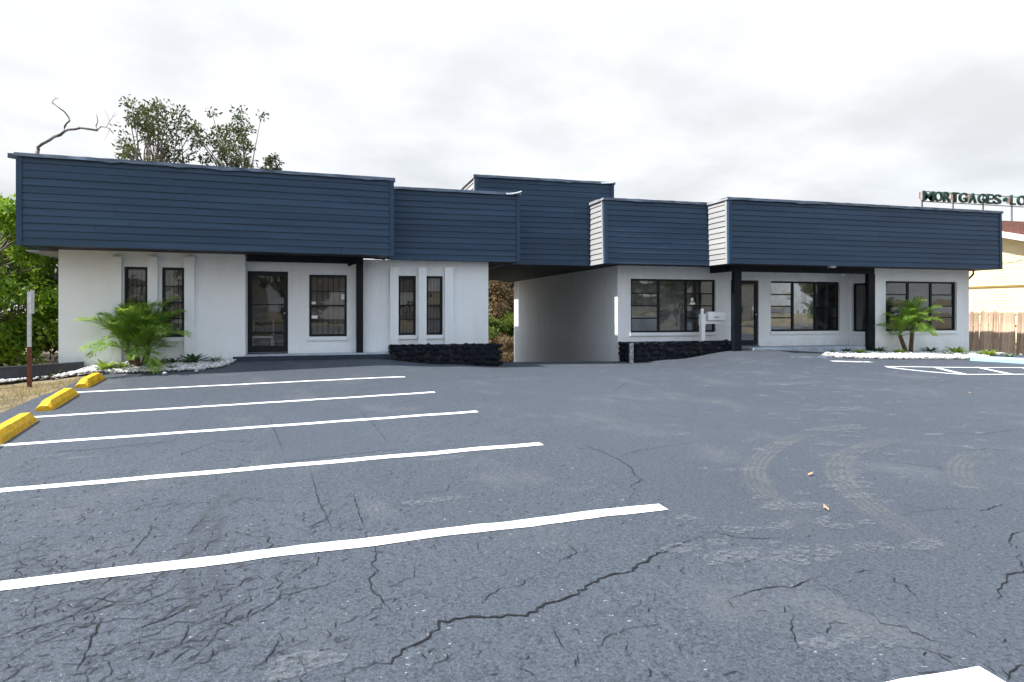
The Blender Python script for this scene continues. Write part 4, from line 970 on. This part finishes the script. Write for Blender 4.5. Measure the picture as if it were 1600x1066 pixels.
for i, (px_, py_) in enumerate(((1266, 743.5), (1291, 797), (1517, 615.5))):
    X, Y = gpx(px_, py_); a = .3 + i; c, s_ = math.cos(a), math.sin(a); L = .042
    m = MB(); P = [(-L, 0, .008), (-.3 * L, -.3 * L, .014), (.5 * L, -.26 * L, .02), (L, 0, .03), (.5 * L, .26 * L, .012), (-.3 * L, .3 * L, .02)]
    m.add([(X + p[0] * c - p[1] * s_, Y + p[0] * s_ + p[1] * c, hgt(X, Y) + p[2] + q) for q in (0, .003) for p in P], [(0, 1, 2, 3, 4, 5), (11, 10, 9, 8, 7, 6)] + [(k, (k + 1) % 6, (k + 1) % 6 + 6, k + 6) for k in range(6)])
    tag(m.build('fallen_leaf', MAT['deadleaf']), ('orange fallen leaf by the left-hand tyre track', 'orange fallen leaf nearest the camera on the asphalt', 'orange fallen leaf in front of the hatched bay')[i], 'leaf', 'fallen leaves on the asphalt')

# ================================================================== TREES
def leaf_cloud(centers, radii, counts, size, rng, aspect=.42, up=.3):
    V = []
    for c, r, n in zip(centers, radii, counts):
        d = rng.normal(size=(n, 3)); d /= np.linalg.norm(d, axis=1)[:, None]
        rad = np.array(r) * (rng.random((n, 1)) ** .42)
        p = np.array(c) + d * rad
        t = rng.normal(size=(n, 3)) + d * .6 - np.array([0, 0, up]); t /= np.linalg.norm(t, axis=1)[:, None]
        w = np.cross(t, rng.normal(size=(n, 3))); w /= np.linalg.norm(w, axis=1)[:, None]
        s_ = size * rng.uniform(.6, 1.3, (n, 1))
        q = np.stack([p, p + t * s_ * .5 + w * s_ * aspect * .5, p + t * s_, p + t * s_ * .5 - w * s_ * aspect * .5], 1); V.append(q.reshape(-1, 3))
    return np.concatenate(V)
def tree(name, base, h, spread, label, cat, mat, leafn, size, seed, trunks=1, clear=.25, clump=.55, nclump=34, group=None, flat=.8, bark='bark', loc=None):
    rr = random.Random(seed); g = np.random.default_rng(seed); e = empty(name, base, label, cat, group)
    bx_, by_, bz = base; m = MB(); tips = []
    for k in range(trunks):
        a = rr.uniform(0, 6.28); tx, ty = bx_ + math.cos(a) * .25 * (trunks > 1), by_ + math.sin(a) * .25 * (trunks > 1)
        lean = Vector((rr.uniform(-.12, .12), rr.uniform(-.12, .12), 1)); p = Vector((tx, ty, bz - .2)); P = [p.copy()]
        n = 6
        for i in range(n): p = p + (lean + Vector((rr.gauss(0, .1), rr.gauss(0, .1), 0))) * (h * .62 / n); P.append(p.copy())
        r0 = h * .018 / math.sqrt(trunks) + .03; m.tube(P, [r0 * (1 - .75 * i / n) for i in range(n + 1)], 6)
        for i in range(int(nclump / trunks)):
            t = rr.uniform(clear, 1) ; q = P[min(n, max(1, int(t * n)))]
            az = rr.uniform(0, 6.28); rad = spread * math.sqrt(rr.random()) * (1.05 - .35 * abs(t - .6)); zz = bz + h * (clear + (1 - clear) * rr.random() ** .75)
            rad *= math.sqrt(max(.1, 1 - ((zz - bz) / h - .55) ** 2 * 2.6))
            tip = Vector((tx + math.cos(az) * rad, ty + math.sin(az) * rad, zz)); q = min(P, key=lambda u: abs(u.z - (zz - rad * .6)) + .1 * (u - tip).length)
            mid = q.lerp(tip, .5) + Vector((rr.gauss(0, .12), rr.gauss(0, .12), rr.uniform(-.05, .22))) * h * .12
            m.tube([q, mid, tip], [r0 * .34, r0 * .2, r0 * .07], 4, False); tips.append((tip, spread * clump * rr.uniform(.32, .72)))
    m.build('trunk', MAT[bark], e)
    per = int(leafn / len(tips)); V = leaf_cloud([t for t, r in tips], [(r, r, r * flat) for t, r in tips], [int(per * rr.uniform(.5, 1.5)) for _ in tips], size, g)
    fast_mesh('crown', V, 4, MAT[mat], e); return e
# dense green growth left of the building
tree('leafy_tree', (-8.6, 20.2, .1), 4.3, 1.7, 'bright green leafy tree right against the left end of the building', 'tree', 'leaf', 17000, .18, 11, 2, .02, .5, 60, 'trees left of the building')
tree('leafy_tree', (-10.4, 19.4, .1), 3.2, 1.9, 'lower leafy shrub at the left frame edge behind the sign post', 'tree', 'leaf', 16000, .17, 12, 3, .02, .5, 60, 'trees left of the building')
tree('leafy_tree', (-7.6, 23.0, .1), 3.6, 1.9, 'dark leafy tree in the shade behind the building corner', 'tree', 'leafdark', 13000, .18, 13, 2, .02, .5, 50, 'trees left of the building')
tree('leafy_tree', (-12.6, 23.5, .1), 6.2, 2.2, 'thin-leaved tree at the far left edge against the sky', 'tree', 'leafgreen', 3800, .15, 14, 2, .15, .4, 44, 'trees left of the building')
tree('leafy_tree', (-11.5, 26.0, .1), 4.0, 3.0, 'dense dark growth behind the other trees at far left', 'tree', 'leafdark', 12000, .24, 15, 3, .0, .5, 50, 'trees left of the building')
# trees rising behind the left wing
def sky(x, y, Y): dx, dy, dz = ray(x, y); t = Y / dy; return dx * t, Y, CAMH + dz * t
X1 = sky(236, 250, 33); tree('oak_tree', (X1[0], 33, -.3), sky(236, 165, 33)[2] + .3, 2.1, 'loose olive-green tree rising behind the left wing, left of two', 'tree', 'leafdark', 4100, .19, 21, 3, .60, .36, 60, 'trees behind the roof')
X2 = sky(352, 250, 33); tree('oak_tree', (X2[0], 34, -.3), sky(352, 180, 34)[2] + .3, 2.1, 'loose olive-green tree rising behind the left wing, right of two', 'tree', 'leafdark', 3700, .19, 28, 3, .58, .36, 56, 'trees behind the roof')
X3 = sky(425, 262, 34); tree('oak_tree', (X3[0], 34.5, -.3), sky(425, 238, 34.5)[2] + .3, .7, 'small tree top just showing above the navy fascia', 'tree', 'leafdark', 700, .18, 23, 1, .72, .5, 12, 'trees behind the roof')
# dead branch
db = empty('dead_tree', (*sky(50, 400, 24)[:2], 0), 'bare dead branch reaching over the left end of the roof', 'tree')
def branch(px, r0, r1, Y=24.0, name='branch'):
    P = [Vector(sky(x, y, Y + .25 * math.sin(i * 1.7))) for i, (x, y) in enumerate(px)]; n = len(P)
    MB().tube(P, [.62 * (r0 + (r1 - r0) * i / (n - 1)) * random.uniform(.88, 1.15) for i in range(n)], 6).build(name, MAT['deadbark'], db, True)
branch([(48, 560), (50, 450), (52, 340), (55, 262), (58, 240), (60, 232)], .12, .085, name='trunk')
branch([(60, 233), (58, 231), (66, 225), (76, 220), (84, 214), (94, 211), (100, 206), (106, 203), (118, 202), (126, 200), (140, 202), (152, 204)], .085, .05)
branch([(100, 206), (101, 198), (104, 193), (109, 189), (107, 183), (101, 175), (94, 170), (86, 164), (82, 160), (84, 156), (91, 153)], .05, .012)
branch([(152, 204), (150, 197), (153, 190), (151, 179)], .035, .012); branch([(152, 203), (158, 198), (166, 199), (172, 202), (178, 211)], .04, .008); branch([(166, 199), (171, 190), (176, 183), (180, 175)], .02, .005)
branch([(171, 190), (168, 180), (163, 172)], .012, .004); branch([(176, 183), (182, 180), (184, 178)], .01, .004); branch([(86, 164), (82, 162), (80, 161)], .02, .01); branch([(124, 200), (123, 197)], .02, .01); branch([(82, 158), (86, 155), (86, 151)], .012, .005); branch([(172, 200), (168, 210), (163, 220)], .012, .004)
# scrub seen through the drive-through
for i, (x, y, h, sprd, mt, n, sz, lb) in enumerate(((8.3, 34.5, 2.6, 1.2, 'leafgreen', 6500, .15, 'bright green shrub in the middle of the drive-through opening'), (9.6, 35.6, 2.4, 1.3, 'leafgreen', 6500, .15, 'yellow-green shrub beside the drive wall, seen through the opening'), (8.0, 33.0, 1.4, 1.3, 'leafdry', 3600, .12, 'dry brown scrub low down beyond the drive-through'), (9.3, 33.4, 1.3, 1.2, 'leafdry', 3600, .12, 'twiggy tan bush beside the far end of the drive wall'), (9.4, 37.5, 5.6, 2.2, 'leafdry', 26000, .22, 'tall rusty-leaved tree closing the view through the drive'), (6.3, 35, 3.0, 1.5, 'leafgreen', 3500, .14, 'green shrub mostly hidden behind the left wing'), (12.4, 37.5, 4.6, 2.0, 'leafdry', 4000, .16, 'rusty-leaved tree hidden behind the drive wall'))):
    tree('scrub_bush', (x, y, hgt(x, min(y, 33)) - .05), h, sprd, lb, 'bush', mt, n, sz, 40 + i, 3, .02, .5, 40 if h < 5 else 110, 'scrub behind the drive')

# ================================================================== NEIGHBOUR: FENCE, YELLOW HOUSE, SIGN
fe = empty('wooden_fence', (25.3, 19, -.3), 'weathered wooden picket fence, lower half in shade', 'fence')
rr = random.Random(4); yy = 14.0; bm = MB().box(Fr(0, 0), 0, 1, 0, 1, 0, 1)
fmeshes = []
for k in range(5):
    m = MB(); t = .16
    m.add([(0, -.068, 0), (.02, -.068, 0), (.02, .068, 0), (0, .068, 0), (0, -.068, 1.72), (.02, -.068, 1.72), (.02, .068, 1.72), (0, .068, 1.72), (0, -.03, 1.78), (.02, -.03, 1.78), (.02, .03, 1.78), (0, .03, 1.78)], [(3, 2, 1, 0), (0, 1, 5, 4), (1, 2, 6, 5), (2, 3, 7, 6), (3, 0, 4, 7), (4, 5, 9, 8), (5, 6, 10, 9), (6, 7, 11, 10), (7, 4, 8, 11), (8, 9, 10, 11)])
    me = bpy.data.meshes.new('fence_board'); me.from_pydata([(v[0], v[1] * (1.1 + .03 * k), v[2]) for v in m.v], [], m.f); me.materials.append(MAT['fence']); fmeshes.append(me)
while yy < 25:
    o = bpy.data.objects.new('fence_board', rr.choice(fmeshes)); COL.objects.link(o); o.parent = fe
    o.location = Vector((25.3 + (.024 if int(yy * 100) % 2 else 0) + rr.uniform(-.004, .004), yy, -.38 + rr.uniform(-.03, .03))) - fe.location; o.rotation_euler = (rr.gauss(.03, .02), rr.gauss(0, .01), rr.gauss(0, .02)); yy += .137
for z in (.1, .8, 1.25): MB().box(Fr(0, 0), 25.33, 25.4, 13.9, 25.1, z, z + .08).build('fence_rail', MAT['fence'], fe)

yh = empty('yellow_house', (28, 24, -.3), 'pale yellow house with white rake board and red-brown shingle roof', 'house')
XN, YR, ZR = 28.0, 26.0, 6.12; SL = .275; YE0, YE1 = 15.5, 36.5
zr_ = lambda Y: ZR - SL * abs(Y - YR)
m = MB(); P = [(YE0 + .6, -.5), (YE1 - .6, -.5), (YE1 - .6, zr_(YE1 - .6) - .16), (YR, ZR - .16), (YE0 + .6, zr_(YE0 + .6) - .16)]
m.add([(XN, y, z) for y, z in P] + [(XN + 13, y, z) for y, z in P], [(0, 1, 2, 3, 4), (9, 8, 7, 6, 5)] + [(i, i + 5, (i + 1) % 5 + 5, (i + 1) % 5) for i in range(5)]); m.build('wall', MAT['yellowwall'], yh)
k = 0
for i in range(60):                                                # lap boards of the sunlit gable
    z = -.2 + i * .13
    if z > 5.8: break
    ya, yb = YE0 + .6, YE1 - .6
    if z + .13 > zr_(ya) - .17: w_ = (ZR - .17 - z - .13) / SL; ya, yb = max(ya, YR - w_), min(yb, YR + w_)
    if yb - ya < .3: break
    m = MB(); m.add([(XN - .016, ya, z), (XN - .001, ya, z), (XN - .001, ya, z + .127), (XN - .006, ya, z + .127), (XN - .016, yb, z), (XN - .001, yb, z), (XN - .001, yb, z + .127), (XN - .006, yb, z + .127)], [(0, 1, 2, 3), (7, 6, 5, 4), (0, 4, 5, 1), (1, 5, 6, 2), (2, 6, 7, 3), (3, 7, 4, 0)]); m.build('siding_board', MAT['yellowwall'], yh)
for sgn, Ye in ((-1, YE0), (1, YE1)):
    m = MB(); z0_, z1_ = zr_(Ye), ZR
    for x0, x1, dz0, dz1, nm, mt in ((XN - .55, XN + 13.4, -.06, .0, 'roof', 'shingle'),):
        m.add([(x0, Ye, z0_ + dz0), (x1, Ye, z0_ + dz0), (x1, YR, z1_ + dz0), (x0, YR, z1_ + dz0), (x0, Ye, z0_ + dz1), (x1, Ye, z0_ + dz1), (x1, YR, z1_ + dz1), (x0, YR, z1_ + dz1)], [(3, 2, 1, 0), (4, 5, 6, 7), (0, 1, 5, 4), (1, 2, 6, 5), (2, 3, 7, 6), (3, 0, 4, 7)])
    rf = m.build('roof', MAT['shingle'], yh)
    if sgn < 0:
        n = int(math.hypot(YR - Ye, z1_ - z0_) / .16)
        for i in range(n):
            t0, t1 = i / n, (i + 1.1) / n; ya, yb = Ye + (YR - Ye) * t0, Ye + (YR - Ye) * min(1, t1); za, zb_ = z0_ + (z1_ - z0_) * t0, z0_ + (z1_ - z0_) * min(1, t1)
            q = MB(); q.hexa([(XN - .56, ya, za + .002), (XN + 13.4, ya, za + .002), (XN + 13.4, yb, zb_ + .001), (XN - .56, yb, zb_ + .001), (XN - .56, ya, za + .028), (XN + 13.4, ya, za + .028), (XN + 13.4, yb, zb_ + .006), (XN - .56, yb, zb_ + .006)]); q.build('shingle_course', MAT['shingle'], rf)
    m = MB(); m.hexa([(XN - .60, Ye, z0_ - .24), (XN - .562, Ye, z0_ - .24), (XN - .562, YR, z1_ - .24), (XN - .60, YR, z1_ - .24), (XN - .60, Ye, z0_ + .01), (XN - .562, Ye, z0_ + .01), (XN - .562, YR, z1_ + .01), (XN - .60, YR, z1_ + .01)]); m.build('rake_board', MAT['whitetrim'], yh)
    m = MB(); m.hexa([(XN - .55, Ye, z0_ - .10), (XN - .02, Ye, z0_ - .10), (XN - .02, YR, z1_ - .10), (XN - .55, YR, z1_ - .10), (XN - .55, Ye, z0_ - .065), (XN - .02, Ye, z0_ - .065), (XN - .02, YR, z1_ - .065), (XN - .55, YR, z1_ - .065)]); m.build('rake_soffit', MAT['yellowwall'], yh)
MB().box(Fr(0, 0), XN - .05, XN - .018, YE0 + .7, YE1 - .7, 2.45, 2.53).build('belt_trim', M('ochre_trim', (.30, .20, .06), .6), yh)

sg = Fr(0, 25.9)
se = empty('roof_sign', sg.pt(sg.px(1445)[0], 0, 6.1), 'dark green MORTGAGES rooftop sign letters on a thin steel frame', 'sign')
words_ = [('M', 1441, 1459), ('O', 1460, 1472.5), ('R', 1474, 1485.5), ('T', 1488, 1497.5), ('G', 1498.5, 1511), ('A', 1514, 1525.5), ('G', 1528, 1540), ('E', 1541.5, 1551), ('S', 1552, 1564), ('·', 1567.5, 1573.5), ('L', 1579, 1586.5), ('O', 1589.5, 1603)]
for chr_, xa, xb in words_:
    xm = (xa + xb) / 2; yb = 314 + (xm - 1450) * .0475; a, z0 = sg.px(xa, yb); b, _ = sg.px(xb, yb); _, z1 = sg.px(xm, yb - 15.2)
    if chr_ == '·':
        m = MB(); m.tube([sg.pt((a + b) / 2, -.05, (z0 + z1) / 2), sg.pt((a + b) / 2, .05, (z0 + z1) / 2)], (b - a) * .45, 10); m.build('separator_dot', MAT['sign'], se); continue
    o = text_obj('letter', chr_, 1.0, MAT['sign'], None, Vector((0, 0, 0)), 0, .05, .018)
    V = np.array([v.co[:] for v in o.data.vertices]); lo, hi = V.min(0), V.max(0)
    for v in o.data.vertices:
        v.co.x = a + (v.co.x - lo[0]) / (hi[0] - lo[0]) * (b - a); v.co.z = z0 + (v.co.z - lo[2]) / (hi[2] - lo[2]) * (z1 - z0); v.co.y += sg.oy
    o.parent = se; o.location = -se.location
a, b = sg.px(1443)[0], sg.px(1606)[0]
for yb in (315.2, 300.0):
    z = sg.px(1520, yb + 3.4)[1]; MB().box(sg, a, b, .07, .11, z - .02, z + .02).build('frame_rail', MAT['signframe'], se)
for x, yt in ((1444.5, 299), (1493, 303), (1540, 305), (1585, 307)):
    s_, z = sg.px(x, yt); MB().box(sg, s_ - .03, s_ + .03, .112, .17, 6.0, z).build('stanchion', MAT['signframe'], se)
s_, z = sg.px(1442, 299); MB().box(sg, s_ - .12, s_ + .12, -.04, .06, sg.px(1442, 313)[1], z).build('end_plate', MAT['galv'], se)
for x0, x1 in ((1436, 1441), (1486, 1489), (1510, 1517), (1574, 1579)): MB().box(sg, sg.px(x0)[0], sg.px(x1)[0], .02, .05, sg.px(1520, 315)[1], sg.px(1520, 305)[1]).build('faded_backing', MAT['signpink'], se)
c0, c1 = Vector((sE1 + .02, 17.2, CAMH + (HY - 408) / F * 21.8)), Vector((27.9, 20.2, 3.72)); m = MB(); m.tube([c0.lerp(c1, t) - Vector((0, 0, .55 * t * (1 - t))) for t in [i / 10 for i in range(11)]], .014, 5)
tag(m.build('overhead_cable', MAT['cable']), 'thin black cable running from the fascia to the yellow house', 'cable')

# ================================================================== ACROSS THE STREET (seen in the window glass)
t0 = tree('street_tree', (-14, -30, 0), 8.5, 4.2, 'tree across the street mirrored in the window glass', 'tree', 'leafdark', 6000, .5, 60, 2, .18, .45, 46, 'trees across the street')
for x, y, s_ in ((-3, -32, 1.0), (8, -29, .85), (17, -33, 1.1), (24, -29, .7), (30, -31, .9), (38, -30, .75), (62, -33, 1.1)):
    r_ = t0.copy(); COL.objects.link(r_); r_.location = (x, y, 0); r_.scale = (s_, s_, s_); r_.rotation_euler = (0, 0, x)
    for c_ in t0.children: q = c_.copy(); COL.objects.link(q); q.parent = r_
for (x0, x1, y0, h, lb) in ((36, 56, -40, 5.2, 'long cream shop across the street mirrored in the right windows'), (-26, -8, -42, 4.6, 'cream bungalow across the street mirrored in the left windows')):
    e = empty('roadside_building', ((x0 + x1) / 2, y0, 0), lb, 'building')
    fr = Fr(0, y0, 0); MB().box(fr, x0, x1, -10, 0, 0, h).build('wall', MAT['farwall'], e); MB().box(fr, x0 - .5, x1 + .5, -10.5, .5, h + .002, h + .45).build('roof', MAT['farroof'], e)
    n = int((x1 - x0) / 3.2)
    for i in range(n): MB().box(fr, x0 + .8 + i * 3.2, x0 + 2.0 + i * 3.2, .002, .06, 1.0, 2.3).build('window', MAT['frame'], e)
